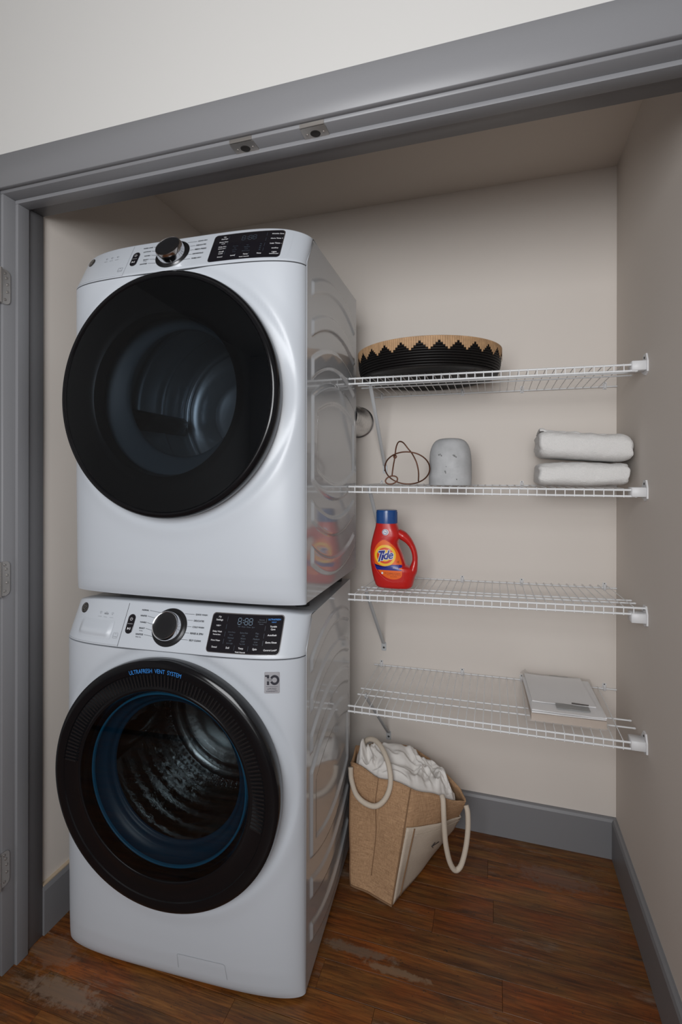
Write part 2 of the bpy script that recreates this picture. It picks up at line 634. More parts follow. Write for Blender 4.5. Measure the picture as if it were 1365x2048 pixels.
struct(mesh_obj('wall_back', *box_vf(XL - 0.05, XR + 0.05, YB, YB + 0.05, -0.02, ZC + 0.05), M['wall'], smooth=False))
struct(mesh_obj('wall_left', *box_vf(XL - 0.05, XL, YI, YB, -0.02, ZC + 0.05), M['wall'], smooth=False))
struct(mesh_obj('wall_right', *box_vf(XR, XR + 0.05, YI, YB, -0.02, ZC + 0.05), M['wall'], smooth=False))
struct(mesh_obj('ceiling', *box_vf(XL, XR, YI, YB, ZC, ZC + 0.04), M['ceil'], smooth=False))
JT = 0.018
struct(mesh_obj('wall_front', *merge([
    box_vf(RX0, JL - JT, YF, YI, -0.02, RZ1), box_vf(JR + JT, RX1, YF, YI, -0.02, RZ1),
    box_vf(JL - JT, JR + JT, YF, YI, JZ + JT, RZ1)]), M['wall_room'], smooth=False))
struct(mesh_obj('wall_room_left', *box_vf(RX0 - 0.05, RX0, RY0, YF, -0.02, RZ1), M['room_dim'], smooth=False))
struct(mesh_obj('wall_room_right', *box_vf(RX1, RX1 + 0.05, RY0, YF, -0.02, RZ1), M['room_dim'], smooth=False))
struct(mesh_obj('wall_room_back', *box_vf(RX0, RX1, RY0 - 0.05, RY0, -0.02, RZ1), M['room_dim'], smooth=False))
struct(mesh_obj('ceiling_room', *box_vf(RX0, RX1, RY0, YF, RZ1, RZ1 + 0.05), M['wall_room'], smooth=False))

# jamb, stops and casing of the opening
struct(bevel_box('trim_1', (JL - 0.105, JR + 0.105, YF - 0.0185, YF, 2.0974, 2.1855), M['trim'], r=0.0015, seg=1))
struct(bevel_box('trim_2', (JL - 0.105, JL - 0.008, YF - 0.0185, YF, 0.0, 2.0974), M['trim'], r=0.0015, seg=1))
struct(bevel_box('trim_3', (JR + 0.008, JR + 0.105, YF - 0.0185, YF, 0.0, 2.0974), M['trim'], r=0.0015, seg=1))
JY0, JY1 = -0.2018, -0.0720
struct(bevel_box('trim_4', (JL - JT, JR + JT, JY0, JY1, JZ, JZ + JT), M['trim'], r=0.0012, seg=1))
struct(bevel_box('trim_5', (JL - JT, JL, JY0, JY1, 0.0, JZ), M['trim'], r=0.0012, seg=1))
struct(bevel_box('trim_6', (JR, JR + JT, JY0, JY1, 0.0, JZ), M['trim'], r=0.0012, seg=1))
SY0, SY1, ST = -0.1655, -0.130, 0.0102
struct(bevel_box('trim_7', (JL, JR, SY0, SY1, JZ - ST, JZ), M['trim'], r=0.0016, seg=2))
struct(bevel_box('trim_8', (JL, JL + ST, SY0, SY1, 0.0, JZ - ST), M['trim'], r=0.0016, seg=2))
struct(bevel_box('trim_9', (JR - ST, JR, SY0, SY1, 0.0, JZ - ST), M['trim'], r=0.0016, seg=2))


def baseboard(name, P, h=0.1405, t=0.016):
    (x0, y0), (x1, y1) = P
    d = Vector((x1 - x0, y1 - y0, 0)).normalized()
    nrm = Vector((d.y, -d.x, 0))
    prof = [(0, 0), (t, 0), (t, h - 0.012), (t - 0.004, h - 0.003), (t - 0.010, h), (0, h)]
    V = []
    for (x, y) in ((x0, y0), (x1, y1)):
        for a, z in prof:
            V.append((x + nrm.x * a, y + nrm.y * a, z))
    n = len(prof)
    Fc = [(k, (k + 1) % n, n + (k + 1) % n, n + k) for k in range(n)] + [tuple(range(n))[::-1], tuple(range(n, 2 * n))]
    return struct(mesh_obj(name, V, Fc, M['trim'], smooth=False))


bb = baseboard('baseboard_back', ((XL, YB), (XR, YB)))
baseboard('baseboard_right', ((XR, YB - 0.016), (XR, YI)))
bl = baseboard('baseboard_left', ((XL, YI), (XL, YB - 0.016)))
mesh_obj('unpainted_edge', *box_vf(XL, XL + 0.011, YI + 0.002, YB - 0.02, 0.1405, 0.1445), M['raw'], bl, smooth=False)

# hinges on the left jamb, ball catch plates under the head jamb
for z, lab in ((1.842, 'uppermost of three nickel door hinges on the left gray jamb'),
               (1.062, 'middle nickel door hinge on the left gray jamb'),
               (0.285, 'lowest nickel door hinge on the left gray jamb, near the floor')):
    h = thing('door_hinge', lab, 'hinge', (JL, -0.196, z), 0, 'hinges on the left door jamb')
    P = rrect(-0.045, 0.0145, -0.046, 0.046, 0.014, 6)
    P = [(max(a, -0.012), b) for a, b in P]
    n = len(P)
    V = [(0.0004, a, b) for a, b in P] + [(0.0026, a, b) for a, b in P]
    Fc = [tuple(range(n, 2 * n))] + [(k, (k + 1) % n, n + (k + 1) % n, n + k) for k in range(n)]
    mesh_obj('leaf', V, Fc, M['nickel'], h, smooth=False)
    for (a, b) in ((-0.001, 0.036), (0.003, 0.0245), (0.006, 0.008), (0.006, -0.012), (-0.001, -0.034)):
        V, Fc = lathe_z([(0.0036, 0.0), (0.0036, 0.0008), (0.0016, 0.0004), (0.0003, 0.0001)], 10)
        mesh_obj('screw', [(0.0026 + v[2], a + v[0], b + v[1]) for v in V], Fc, M['nickel'], h)
    mesh_obj('knuckle', *tube_vf([(0.004, -0.0185, -0.046), (0.004, -0.0185, 0.046)], 0.0065, 12), M['nickel'], h, auto=40)

for x, lab in ((-0.0845, 'left nickel ball catch strike plate under the gray head jamb'),
               (0.0855, 'right nickel ball catch strike plate under the gray head jamb')):
    h = thing('strike_plate', lab, 'strike plate', (x, -0.178, JZ), 0, 'catch plates under the head jamb')
    P = rrect(-0.0285, 0.0285, -0.0225, 0.0195, 0.005, 4)
    n = len(P)
    V = [(a, b, -0.0003) for a, b in P] + [(a, b, -0.0022) for a, b in P]
    Fc = [tuple(range(n, 2 * n))[::-1]] + [(k, (k + 1) % n, n + (k + 1) % n, n + k) for k in range(n)]
    mesh_obj('plate', V, Fc, M['nickel'], h, smooth=False)
    mesh_obj('front_lip', *box_vf(-0.0275, 0.0275, -0.0262, -0.0240, -0.002, 0.0065), M['nickel'], h, smooth=False)
    V, Fc = lathe_z([(0.0, -0.0023), (0.0085, -0.0023), (0.0105, -0.0029), (0.0115, -0.0022)], 24)
    mesh_obj('cup', V, Fc, M['hole'], h)
    for sx in (-0.019, 0.019):
        V, Fc = lathe_z([(0.0, -0.0026), (0.0034, -0.0030), (0.0036, -0.0020)], 12, sx, 0.0)
        mesh_obj('screw', V, Fc, M['nickel'], h)

# ------------------------------------------------------------------ washer and dryer
W = 0.712
ZCR = 0.869
DEPTH = 0.54
DC = (-W / 2, 0.538)


def interp(x, xs, ys):
    if x <= xs[0]:
        return ys[0]
    for a, b, c, d in zip(xs, xs[1:], ys, ys[1:]):
        if x <= b:
            t = (x - a) / (b - a)
            return c + (d - c) * t
    return ys[-1]


def bulge(z):
    return interp(z, [0, .012, .03, .07, .12, .25, .4, .869, 1.1], [.042, .0495, .0545, .060, .063, .069, .0745, .075, .075])


def FY(x, z):
    s = max(-1.0, min(1.0, (x + W / 2) / (W / 2)))
    y = -bulge(z) * sqrt(max(0.0, 1 - s ** 4))
    if z > ZCR:
        y += 0.058 * (z - ZCR) / 0.109
    r = sqrt((x - DC[0]) ** 2 + (z - DC[1]) ** 2)
    if z < ZCR:
        y += 0.0045 * (1 - smooth01(0.328, 0.350, r)) - 0.0016 * smooth01(0.335, 0.35, r) * (1 - smooth01(0.352, 0.385, r))
    return y


def ztop(x):
    s = abs((x + W / 2) / (W / 2))
    return 0.979 - 0.020 * s ** 6


def emboss(y, z):
    """pressed ribs of the side panels: raised bands in nested arches"""
    a = 0.056 * ((y - 0.285) / 0.235) ** 2
    up, dn = z + a, z - a

    def band(v, a0, a1):
        return smooth01(a0 - .0032, a0 + .0032, v) * (1 - smooth01(a1 - .0032, a1 + .0032, v))
    h = max(band(up, .868, .905), band(up, .762, .803), band(up, .652, .702), band(dn, .150, .202), band(dn, .036, .082))
    mid = band(up, -1, .603) * band(dn, .258, 9)
    st = band(up, -1, .548) * band(dn, .305, 9) * smooth01(.076, .084, y) * (1 - smooth01(.482, .49, y))
    h = max(h, mid * (1 - st))
    return h * smooth01(.036, .044, y) * (1 - smooth01(.496, .504, y)) * 0.0055


def xs_front(n):
    """x samples, denser at the rounded corners"""
    return [-W / 2 + W / 2 * sin(pi / 2 * (-1 + 2 * i / (n - 1))) for i in range(n)]


NX = 92
XS = xs_front(NX)
ZS = [0.0, .002, .006, .012, .02, .03] + [.03 + (.869 - .03 - .0025) * k / 118 for k in range(1, 119)]


def front_panel_vf():
    V, Fc = [], []
    for x in XS:
        for z in ZS:
            V.append((x, FY(x, z), z))
    nz = len(ZS)
    for f in grid_f(NX, nz):
        c = [sum(V[i][k] for i in f) / 4 for k in range(3)]
        if sqrt((c[0] - DC[0]) ** 2 + (c[2] - DC[1]) ** 2) > 0.262:
            Fc.append(f)
    # turn the bottom edge and the crease edge inwards
    for zz, j in ((0.001, 0), (ZS[-1], nz - 1)):
        off = len(V)
        for x in XS:
            q = FY(x, zz)
            V.append((x * 0.985 - W / 2 * 0.015, min(q + 0.03, -0.0005), zz))
        for i in range(NX - 1):
            a, b, c, d = i * nz + j, (i + 1) * nz + j, off + i + 1, off + i
            Fc.append((a, d, c, b) if j == 0 else (a, b, c, d))
    return V, Fc


def control_panel_vf():
    V, rows = [], []
    T = [0, .02] + [k / 12 for k in range(1, 12)] + [.965, .985]
    for x in XS:
        zt = ztop(x)
        col = []
        lip = FY(x, ZCR + 0.0005)
        col.append((x, lip + 0.012, ZCR + 0.0008))
        for t in T:
            z = ZCR + 0.0008 + (zt - ZCR) * t
            col.append((x, FY(x, z) - (0.0012 if t > 0 else 0.0), z))
        y9, z9 = col[-1][1], col[-1][2]
        col.append((x, y9 + 0.003, z9 + 0.0018))
        col.append((x, y9 + 0.008, z9 + 0.0028))
        col.append((x, y9 + 0.03, z9 + 0.002))
        col.append((x, max(y9 + 0.05, 0.10), 0.958))
        V += col
        nr = len(col)
    return V, grid_f(NX, nr)


def cabinet_vf():
    """painted steel wrapper: two pressed sides, back and top plate"""
    ny, nz = 100, 230
    parts = []
    for sx in (0, 1):
        V = []
        for i in range(ny):
            for j in range(nz):
                z = 0.002 + 0.956 * j / (nz - 1)
                yf = 0.0 if z < ZCR + 0.012 else 0.058 * (z - ZCR - 0.012) / 0.09
                y = yf + (DEPTH - yf) * i / (ny - 1)
                h = emboss(y, z)
                V.append((h if sx == 0 else -W - h, y, z))
        Fc = grid_f(ny, nz)
        if sx == 1:
            Fc = [f[::-1] for f in Fc]
        parts.append((V, Fc))
    e = 0.0
    parts.append(([(0, DEPTH, 0.002), (-W, DEPTH, 0.002), (-W, DEPTH, .958), (0, DEPTH, .958)], [(0, 3, 2, 1)]))
    parts.append(([(0, .05, .958), (-W, .05, .958), (-W, DEPTH, .958), (0, DEPTH, .958)], [(0, 1, 2, 3)]))
    parts.append(([(0, .0, .002), (-W, .0, .002), (-W, DEPTH, .002), (0, DEPTH, .002)], [(0, 3, 2, 1)]))
    return merge(parts)


FRONT = front_panel_vf()
CTRL = control_panel_vf()
CAB = cabinet_vf()


def on_panel(d=0.0022):
    return lambda x, z: (x, FY(x, z) - d, z)


def patch(P, fm):
    """flat outline mapped to the panel as a fan of strips"""
    n = len(P)
    cx = (min(p[0] for p in P) + max(p[0] for p in P)) / 2
    cz = (min(p[1] for p in P) + max(p[1] for p in P)) / 2
    V = [fm(cx, cz)]
    for i in range(12):
        k = (i + 1) / 12
        V += [fm(cx + (a - cx) * k, cz + (b - cz) * k) for a, b in P]
    Fc = [(0, 1 + k, 1 + (k + 1) % n) for k in range(n)]
    for l in range(11):
        for k in range(n):
            a, b = 1 + l * n + k, 1 + l * n + (k + 1) % n
            Fc.append((a, a + n, b + n, b))
    return V, [f[::-1] for f in Fc]


def strip(P, w, fm):
    """thin line along 2D points"""
    V = []
    for i, (a, b) in enumerate(P):
        p0 = P[max(i - 1, 0)]
        p1 = P[min(i + 1, len(P) - 1)]
        dx, dz = p1[0] - p0[0], p1[1] - p0[1]
        l = sqrt(dx * dx + dz * dz)
        nx, nz = -dz / l * w / 2, dx / l * w / 2
        V += [fm(a + nx, b + nz), fm(a - nx, b - nz)]
    return V, [(2 * i, 2 * i + 1, 2 * i + 3, 2 * i + 2) for i in range(len(P) - 1)]


def ring2d(cx, cz, r0, r1, fm, n=40, sq=1.0, a0=0, a1=2 * pi):
    V = []
    for k in range(n + 1):
        q = a0 + (a1 - a0) * k / n
        for r in (r0, r1):
            V.append(fm(cx + r * cos(q), cz + r * sin(q) * sq))
    return V, [(2 * k, 2 * k + 1, 2 * k + 3, 2 * k + 2) for k in range(n)]


def seg7(s, x, z, h, w, fm, t=0.0011):
    """outlined digits, every segment drawn as a pair of thin lines"""
    out = []
    for ch in s:
        if ch == ':':
            for q in (0.32, 0.68):
                out.append(ring2d(x + w * 0.18, z + h * q, 0.0, 0.0011, fm, 8))
            x += w * 0.55
            continue
        L = [((0, 0), (1, 0)), ((0, .5), (1, .5)), ((0, 1), (1, 1)), ((0, 0), (0, .5)), ((0, .5), (0, 1)), ((1, 0), (1, .5)), ((1, .5), (1, 1))]
        for (a, b), (c, d) in L:
            ax, az, bx, bz = x + a * w * .8, z + b * h, x + c * w * .8, z + d * h
            g = 0.12
            P = [(ax + (bx - ax) * g, az + (bz - az) * g), (bx - (bx - ax) * g, bz - (bz - az) * g)]
            out.append(strip(P, t, fm))
        x += w * 1.15
    return merge(out)


SQ = 0.883     # letters lie on the slope, so their rise in z is shorter


def lettering(root, washer, disp):
    fm = on_panel(0.0024)
    ink, pale = [], []
    if washer:
        Ls = [('NORMAL', .021, None), ('WHITES', .0195, None), ('TOWELS', .0195, None), ('BULKY', .0165, 'Bedding'), ('SANITIZE', .0225, 'With Oxi')]
        Rs = [('QUICK WASH', .034), ('DELICATES', .029), ('COLD WASH', .033), ('RINSE & SPIN', .0365), ('SELF CLEAN', .033)]
    else:
        Ls = [('MIXED LOAD', .030, None), ('COTTONS', .0235, None), ('TOWELS', .0195, None), ('BULKY', .0165, 'Bedding'), ('SANITIZE', .0225, None)]
        Rs = [('QUICK DRY', .028), ('DELICATES', .029), ('PERM PRESS', .034), ('DEWRINKLE', .031), ('TIMED DRY', .029)]
    for k, (s, w, s2) in enumerate(Ls):
        z = (.9604, .9468, .9316, .9180, .9036)[k]
        xr = -.4360 - (0.004 if k in (0, 1) else 0.0) - (0.002 if k else 0)
        ink.append(place_text(s, xr, z, fm, width=w, align='r', squash=SQ, bold=.00018))
        if s2:
            ink.append(place_text(s2, xr - .0045, z - .0062, fm, height=.0030, align='r'))
        q = pi - (k - 2) * -0.42 if False else None
        xe = -.366 - 0.0515 * cos((k - 2) * 0.40)
        ze = .924 - (k - 2) * .0139
        ink.append(strip([(xr + .003, z), (xe - .0, z * .6 + ze * .4)], .00075, fm))
    for k, (s, w) in enumerate(Rs):
        z = (.9588, .9446, .9302, .9157, .9002)[k]
        xl = -.2995 + (0.001, .0, -.0, -.002, -.001)[k]
        ink.append(place_text(s, xl, z, fm, width=w, align='l', squash=SQ, bold=.00018))
        xe = -.366 + 0.0515 * cos((k - 2) * 0.40)
        ink.append(strip([(xe, z), (xl - .003, z)], .00075, fm))
    # pale marks at the left
    for x, w in ((-.592, .0), (-.5721, .011), (-.5515, .0)):
        pale.append(ring2d(x, .9445, .0028, .0042, fm, 16, SQ, 0.2, 2.9))
        pale.append(ring2d(x, .9435, .0008, .0018, fm, 10, SQ))
        pale.append(strip([(x - .006, .9355), (x + .006, .9355)], .0012, fm))
    if washer:
        ink.append(place_text('WI-FI', -.5721, .9435, fm, width=.014, squash=SQ))
    P = rrect(-.529, -.515, .889, .9015, .001, 2)
    pale.append(strip(P + [P[0]], .0009, fm))
    pale.append(place_text('STAR', -.522, .8925, fm, width=.011, squash=SQ))
    pale.append(ring2d(-.522, .8975, .0018, .0028, fm, 10, SQ, 0.3, 2.8))
    mesh_obj('panel_lettering', *merge(ink), M['ink'], root, smooth=False)
    mesh_obj('certification_marks', *merge(pale), M['inklight'], root, smooth=False)
    # the black display
    fd = on_panel(0.0041)
    wh, dim, blu = [], [], []
    if washer:
        left = [(-.2262, .9580, 'My', .0070), (-.2262, .9512, 'Settings', .0185), (-.2262, .9386, 'WiFi *', .0125), (-.2262, .9250, 'Delay Wash', .0250), (-.2262, .9187, 'Remote Start', .0205),
                (-.2261, .9058, 'More Water', .0250), (-.2261, .8912, 'Sound', .0140)]
        right = [(-.0803, .9415, 'Tumble', .0165), (-.0803, .9355, 'Care', .0110), (-.0803, .9225, 'AutoSoak', .0225), (-.0801, .9065, 'Extra Rinse', .0270), (-.0797, .8899, 'Control Lock*', .0325)]
        bot = [(-.1898, .8912, 'Soil', .0090), (-.1545, .8910, 'Temp', .0130), (-.1184, .8907, 'Spin', .0105), (-.1546, .8832, '*Hold 3 Seconds', .0265)]
        blu += [place_text('ULTRAFRESH', -.0805, .9575, fd, width=.0310, squash=SQ, bold=.0002), place_text('VENT', -.0805, .9513, fd, width=.0125, squash=SQ)]
        cols = [(-.1862, ('Extra Heavy', 'Heavy', 'Normal', 'Light', 'Extra Light')), (-.153, ('Extra Hot', 'Hot', 'Warm', 'Cold', 'Tap Cold')), (-.1184, ('Max', 'High', 'Medium', 'Low', 'No Spin'))]
        for cx, ss in cols:
            for k, s in enumerate(ss):
                dim.append(place_text(s, cx, .9255 - k * .0062, fd, height=.0036))
        dim.append(place_text('PM  Wash  Rinse  Spin', -.150, .9385, fd, width=.044, squash=SQ))
        for k, s in enumerate(('Remote', 'Door Lock', 'Power')):
            dim.append(place_text(s, -.112, .9560 - k * .0048, fd, height=.0030))
    else:
        left = [(-.2165, .9575, 'My', .0070), (-.2165, .9512, 'Settings', .0185), (-.2164, .9408, 'Damp Alert', .0245), (-.2164, .9352, 'On/Off', .0100), (-.2160, .9248, 'Delay Dry', .0215), (-.2160, .9188, 'Remote Start', .0205),
                (-.2151, .9090, 'Small', .0130), (-.2151, .9026, 'Load', .0110), (-.2144, .8915, 'Sound', .0140)]
        right = [(-.0734, .9555, 'Wrinkle Care', .0300), (-.0732, .9397, 'More Time +', .0295), (-.0729, .9235, 'Less Time -', .0280), (-.0718, .9074, 'ecoDry', .0165), (-.0709, .8945, 'Light', .0115), (-.0709, .8893, 'Control Lock*', .0225)]
        bot = [(-.1786, .8923, 'Level', .0120), (-.1443, .8922, 'Temp', .0130), (-.1091, .8923, 'Time', .0115), (-.1465, .8850, '*Hold 3 Seconds', .0265)]
        cols = [(-.178, ('Extra Dry', 'Dry', 'Less Dry', 'Damp')), (-.1455, ('High', 'Medium', 'Low', 'Extra Low')), (-.110, ('70', '60', '40', '20'))]
        for cx, ss in cols:
            for k, s in enumerate(ss):
                dim.append(place_text(s, cx, .9225 - k * .0062, fd, height=.0034))
    for x, z, s, w in left + right + bot:
        wh.append(place_text(s, x, z, fd, width=w, squash=SQ, bold=.00022))
    for x in (-.2040, -.1005):
        for z0, z1 in ((.949, .960), (.932, .943), (.915, .926), (.899, .910)):
            dim.append(strip([(x, z0), (x, z1)], .0006, fd))
    for x in (-.172, -.136):
        dim.append(strip([(x, .886), (x, .897)], .0006, fd))
    mesh_obj('display_lettering', *merge(wh), M['printwhite'], disp, smooth=False)
    mesh_obj('dim_lettering', *merge(dim), M['printdim'], disp, smooth=False)
    dg = seg7('8:88', -.1745 if washer else -.166, .9435 if washer else .9405, .0145, .0105, fd)
    o = mesh_obj('digits', *dg, mat('digits_washer', (.16, .24, .32), .5) if washer else M['printdim'], disp, smooth=False)
    if blu:
        o = mesh_obj('blue_lettering', *merge(blu), M['printblue'], disp, smooth=False)


def slope_frame(x, z):
    """origin, along-x, up-slope and outward axes of the control panel at (x,z)"""
    e = 0.004
    o = Vector((x, FY(x, z), z))
    u = (Vector((x + e, FY(x + e, z), z)) - o).normalized()
    v = (Vector((x, FY(x, z + e), z + e)) - o).normalized()
    n = u.cross(v).normalized()
    if n.y > 0:
        n = -n
    return o, u, v, n


def on_slope(prof, seg, x, z, turn=0.0):
    """solid of revolution standing on the control panel; prof=[(r, height)]"""
    o, u, v, n = slope_frame(x, z)
    V, Fc = [], []
    for r, h in prof:
        for k in range(seg):
            q = 2 * pi * k / seg
            V.append(o + u * r * cos(q) + v * r * sin(q) + n * h)
    for i in range(len(prof) - 1):
        for k in range(seg):
            k2 = (k + 1) % seg
            Fc.append((i * seg + k, i * seg + k2, (i + 1) * seg + k2, (i + 1) * seg + k))
    return V, Fc


def raised(P, fm0, fm1):
    """outline with a side wall from fm0 and a cap on fm1"""
    n = len(P)
    V = [fm0(*p) for p in P] + [fm1(*p) for p in P]
    Fc = [(k, (k + 1) % n, n + (k + 1) % n, n + k) for k in range(n)]
    return merge([(V, Fc), patch(P, fm1)])


def disc_door_profile(washer):
    if washer:
        return [(.300, -.058), (.314, -.062), (.319, -.082), (.3200, -.097), (.3185, -.105), (.313, -.1095), (.306, -.1112), (.2905, -.1118),
                (.2880, -.1112), (.2865, -.1085), (.2500, -.1050), (.2475, -.1062), (.2440, -.1066), (.2405, -.1050), (.2385, -.1000), (.234, -.080), (.226, -.070)]
    return [(.300, -.058), (.314, -.062), (.319, -.082), (.3200, -.097), (.3185, -.105), (.314, -.1105), (.308, -.1125), (.3045, -.1120), (.3030, -.1095), (.3010, -.1060)]


def machine(name, label, cat, loc, rz, washer):
    root = thing(name, label, cat, loc, rz)
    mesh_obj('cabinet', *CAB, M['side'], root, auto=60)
    mesh_obj('front_panel', *FRONT, M['white'], root, auto=50)
    mesh_obj('side_flange', *tube_vf([(-.0004, -.0006, .004), (-.0004, -.0006, ZCR - .002), (-.0004, .0005, ZCR + .012), (-.0004, .049, .950)], .0014, 6), M['white'], root)
    cp = mesh_obj('control_panel', *CTRL, M['white'], root, auto=50)
    mesh_obj('panel_gap', *merge([([(x, FY(x, ZCR - .004) + .006, ZCR - .004) for x in XS] + [(x, FY(x, ZCR + .0005) + .006, ZCR + .003) for x in XS],
                                   [(i, i + 1, NX + i + 1, NX + i) for i in range(NX - 1)])]), M['seam'], root)
    for (fx, fy) in ((-.06, .135), (-W + .06, .135), (-.06, DEPTH - .05), (-W + .06, DEPTH - .05)):
        lo = -0.010 if washer else -0.0395
        V, Fc = lathe_z([(0, lo), (.021, lo), (.021, .0015), (.0, .0015)], 20, fx, fy)
        mesh_obj('foot', V, Fc, M['rubber'], root, auto=40)
    # display
    bez = raised(subdiv(rrect(-.2485, -.0560, .8785, .9680, .009, 5)), on_panel(0.0), on_panel(.0026))
    dp = mesh_obj('display', *bez, M['chrome'], root, auto=40)
    sc = raised(subdiv(rrect(-.2465, -.0580, .8803, .9660, .008, 5)), on_panel(.002), on_panel(.0035))
    mesh_obj('screen', *sc, M['disp'], dp, auto=40)
    lettering(root, washer, dp)
    # faint raised frame of the panel on its right
    fr = [(-.036, .884), (-.034, .905), (-.034, .955)]
    mesh_obj('panel_crease', *strip([(-.2485, .8762), (-.060, .8762), (-.045, .879), (-.0385, .888), (-.036, .962)], .0012, on_panel(.0016)), M['white'], root)
    # programme knob
    kn = mesh_obj('dial_ring', *on_slope([(.0, .0014), (.0495, .0014), (.0505, .0022), (.0495, .0032), (.041, .0032), (.040, .002)], 56, -.366, .924), M['ringdark'], root, auto=40)
    o = mesh_obj('control_knob', *on_slope([(.0405, .002), (.0400, .004), (.0385, .016), (.0368, .026), (.0352, .0285), (.0338, .0278)], 64, -.366, .924), M['chrome'], root, auto=60)
    mesh_obj('knob_face', *on_slope([(.0341, .0275), (.033, .0268), (.015, .0266), (.0001, .0266)], 64, -.366, .924), M['knobface'], o)
    # power and start buttons
    o0, u, v, n = slope_frame(-.4850, .9245)
    sk = 0.10

    def pillpt(r, h):
        P = []
        for k in range(32):
            q = 2 * pi * k / 32
            cx, cy = r * cos(q), r * sin(q) + (0.0155 if sin(q) >= 0 else -0.0155)
            P.append(o0 + u * cx + v * cy + n * h)
        return P
    V = pillpt(.0108, 0) + pillpt(.0106, .0028) + pillpt(.0092, .0034) + pillpt(.005, .0034)
    Fc = [(l * 32 + k, l * 32 + (k + 1) % 32, (l + 1) * 32 + (k + 1) % 32, (l + 1) * 32 + k) for l in range(3) for k in range(32)] + [tuple(range(96, 128))]
    pb = mesh_obj('power_button', V, Fc, M['disp'], root, auto=30)
    fo = lambda a, b: o0 + u * a + v * b + n * .0037
    ic = [ring2d(0, .0125, .0031, .0040, fo, 20, 1, pi * .68, pi * 2.32), strip([(0, .0128), (0, .0172)], .0009, fo), strip([(-.008, 0), (.008, 0)], .0006, fo),
          ([fo(-.0045, -.0095), fo(-.0045, -.0165), fo(.0008, -.013)], [(0, 1, 2)]), strip([(.0022, -.0098), (.0022, -.0162)], .0010, fo), strip([(.0045, -.0098), (.0045, -.0162)], .0010, fo)]
    mesh_obj('button_icons', *merge(ic), M['printwhite'], pb, smooth=False)
    # round maker's emblem
    ex, ez = -.6590, .9490
    em = mesh_obj('emblem', *on_slope([(.0145, .0005), (.0145, .0022), (.0134, .003), (.0001, .003)], 32, ex, ez), M['emblem'], root, auto=40)
    o1, u1, v1, n1 = slope_frame(ex, ez)
    fe = lambda a, b: o1 + u1 * a + v1 * b + n1 * .0034
    lg = [ring2d(0, 0, .0104, .0112, fe, 32)]
    for k in range(4):
        q = k * pi / 2 + .6
        lg.append(ring2d(.0078 * cos(q), .0078 * sin(q), .0018, .0026, fe, 12, 1, q - 2.2, q + 1.4))
    lg.append(place_text('G', -.0026, .0006, fe, height=.0105, slant=.35))
    lg.append(place_text('E', .0030, -.0008, fe, height=.0095, slant=.35))
    mesh_obj('monogram', *merge(lg), M['emblemline'], em, smooth=False)
    # drawer outline at the left of the panel
    mesh_obj('drawer_seam', *strip([(-.5062, .9740), (-.5060, .95), (-.5058, .92), (-.5057, .8715)], .0011, on_panel(.0020)), M['seam'] if washer else M['inklight'], root)
    mesh_obj('drawer_seam', *strip([(-.700 + .194 * k / 20, .8735) for k in range(21)], .0010, on_panel(.0018)), M['inklight'], root)
    if washer:
        # finger recess of the detergent drawer
        fm = on_panel(0.0)
        V = []
        nx, nz = 30, 22
        for i in range(nx):
            for j in range(nz):
                x = -.655 + .118 * i / (nx - 1)
                z = .8855 + .0425 * j / (nz - 1)
                a = smooth01(-.655, -.640, x) * (1 - smooth01(-.549, -.5375, x - (z - .905) * .1))
                b = smooth01(.8855, .902, z) * (1 - smooth01(.9225, .9275, z))
                V.append((x, FY(x, z) - .0019 + .0 + .0 - 0.0075 * a * b * (1 - smooth01(.905, .925, z) * .75), z))
        mesh_obj('drawer_handle', V, grid_f(nx, nz), M['white'], root)
        # drain cover
        P = rrect(-.3340, -.1970, -.02, .0775, .006, 4)
        P = [(a, max(b, .003)) for a, b in P]
        fp = on_panel(.0006)
        mesh_obj('drain_cover', *strip([(-.3300, .004), (-.3325, .04), (-.3340, .0745), (-.3315, .0775), (-.27, .0785), (-.2035, .0790), (-.1985, .0760), (-.1945, .04), (-.1915, .004)], .0016, fp), M['inklight'], root)
        # warranty badge
        fb = on_panel(.0004)
        P = rrect(-.0905, -.0535, .7850, .8385, .003, 3)
        bd = mesh_obj('warranty_badge', *raised(P, on_panel(-.001), on_panel(.0010)), M['badge'], root, auto=40)
        fb = on_panel(.0014)
        lt = [strip([(-.0812, .8155), (-.0812, .8060)], .0055, fb), strip([(-.0812, .8310), (-.0812, .8225)], .0055, fb), strip([(-.0885, .8285), (-.0838, .8285)], .0042, fb),
              ring2d(-.0655, .8185, .0058, .0112, fb, 30, 1.12, -2.75, 2.75), place_text('YEAR', -.0775, .8190, fb, width=.013),
              place_text('LIMITED', -.072, .7965, fb, width=.0215), place_text('WARRANTY', -.0722, .7905, fb, width=.0275), strip([(-.086, .8018), (-.058, .8018)], .0006, fb)]
        mesh_obj('badge_lettering', *merge(lt), M['badgeink'], bd, smooth=False)
    # door
    cx, cz = DC
    door = mesh_obj('door', *lathe_y(disc_door_profile(washer), 128, cx, cz), M['ring'], root, auto=35)
    if washer:
        ribs = []
        for k in range(92):
            q = radians(-14 + 187 * k / 91)
            c, s = cos(q), sin(q)
            w = .0020
            pr = [(.2520, -.1052), (.2535, -.1088), (.2840, -.1112), (.2855, -.1086)]
            V = []
            for r, yy in pr:
                for sg in (-1, 1):
                    V.append((cx + r * c - sg * w * s, yy, cz + r * s + sg * w * c))
            ribs.append((V, [(0, 1, 3, 2), (2, 3, 5, 4), (4, 5, 7, 6), (0, 2, 4, 6), (1, 7, 5, 3)]))
        rb = mesh_obj('vent_ribs', *merge(ribs), M['ringdark'], door, smooth=False)
        rb['kind'] = 'stuff'
        tv, tf, tw, thh = text2d('ULTRAFRESH  VENT  SYSTEM')
        kk = .150 / tw
        V = []
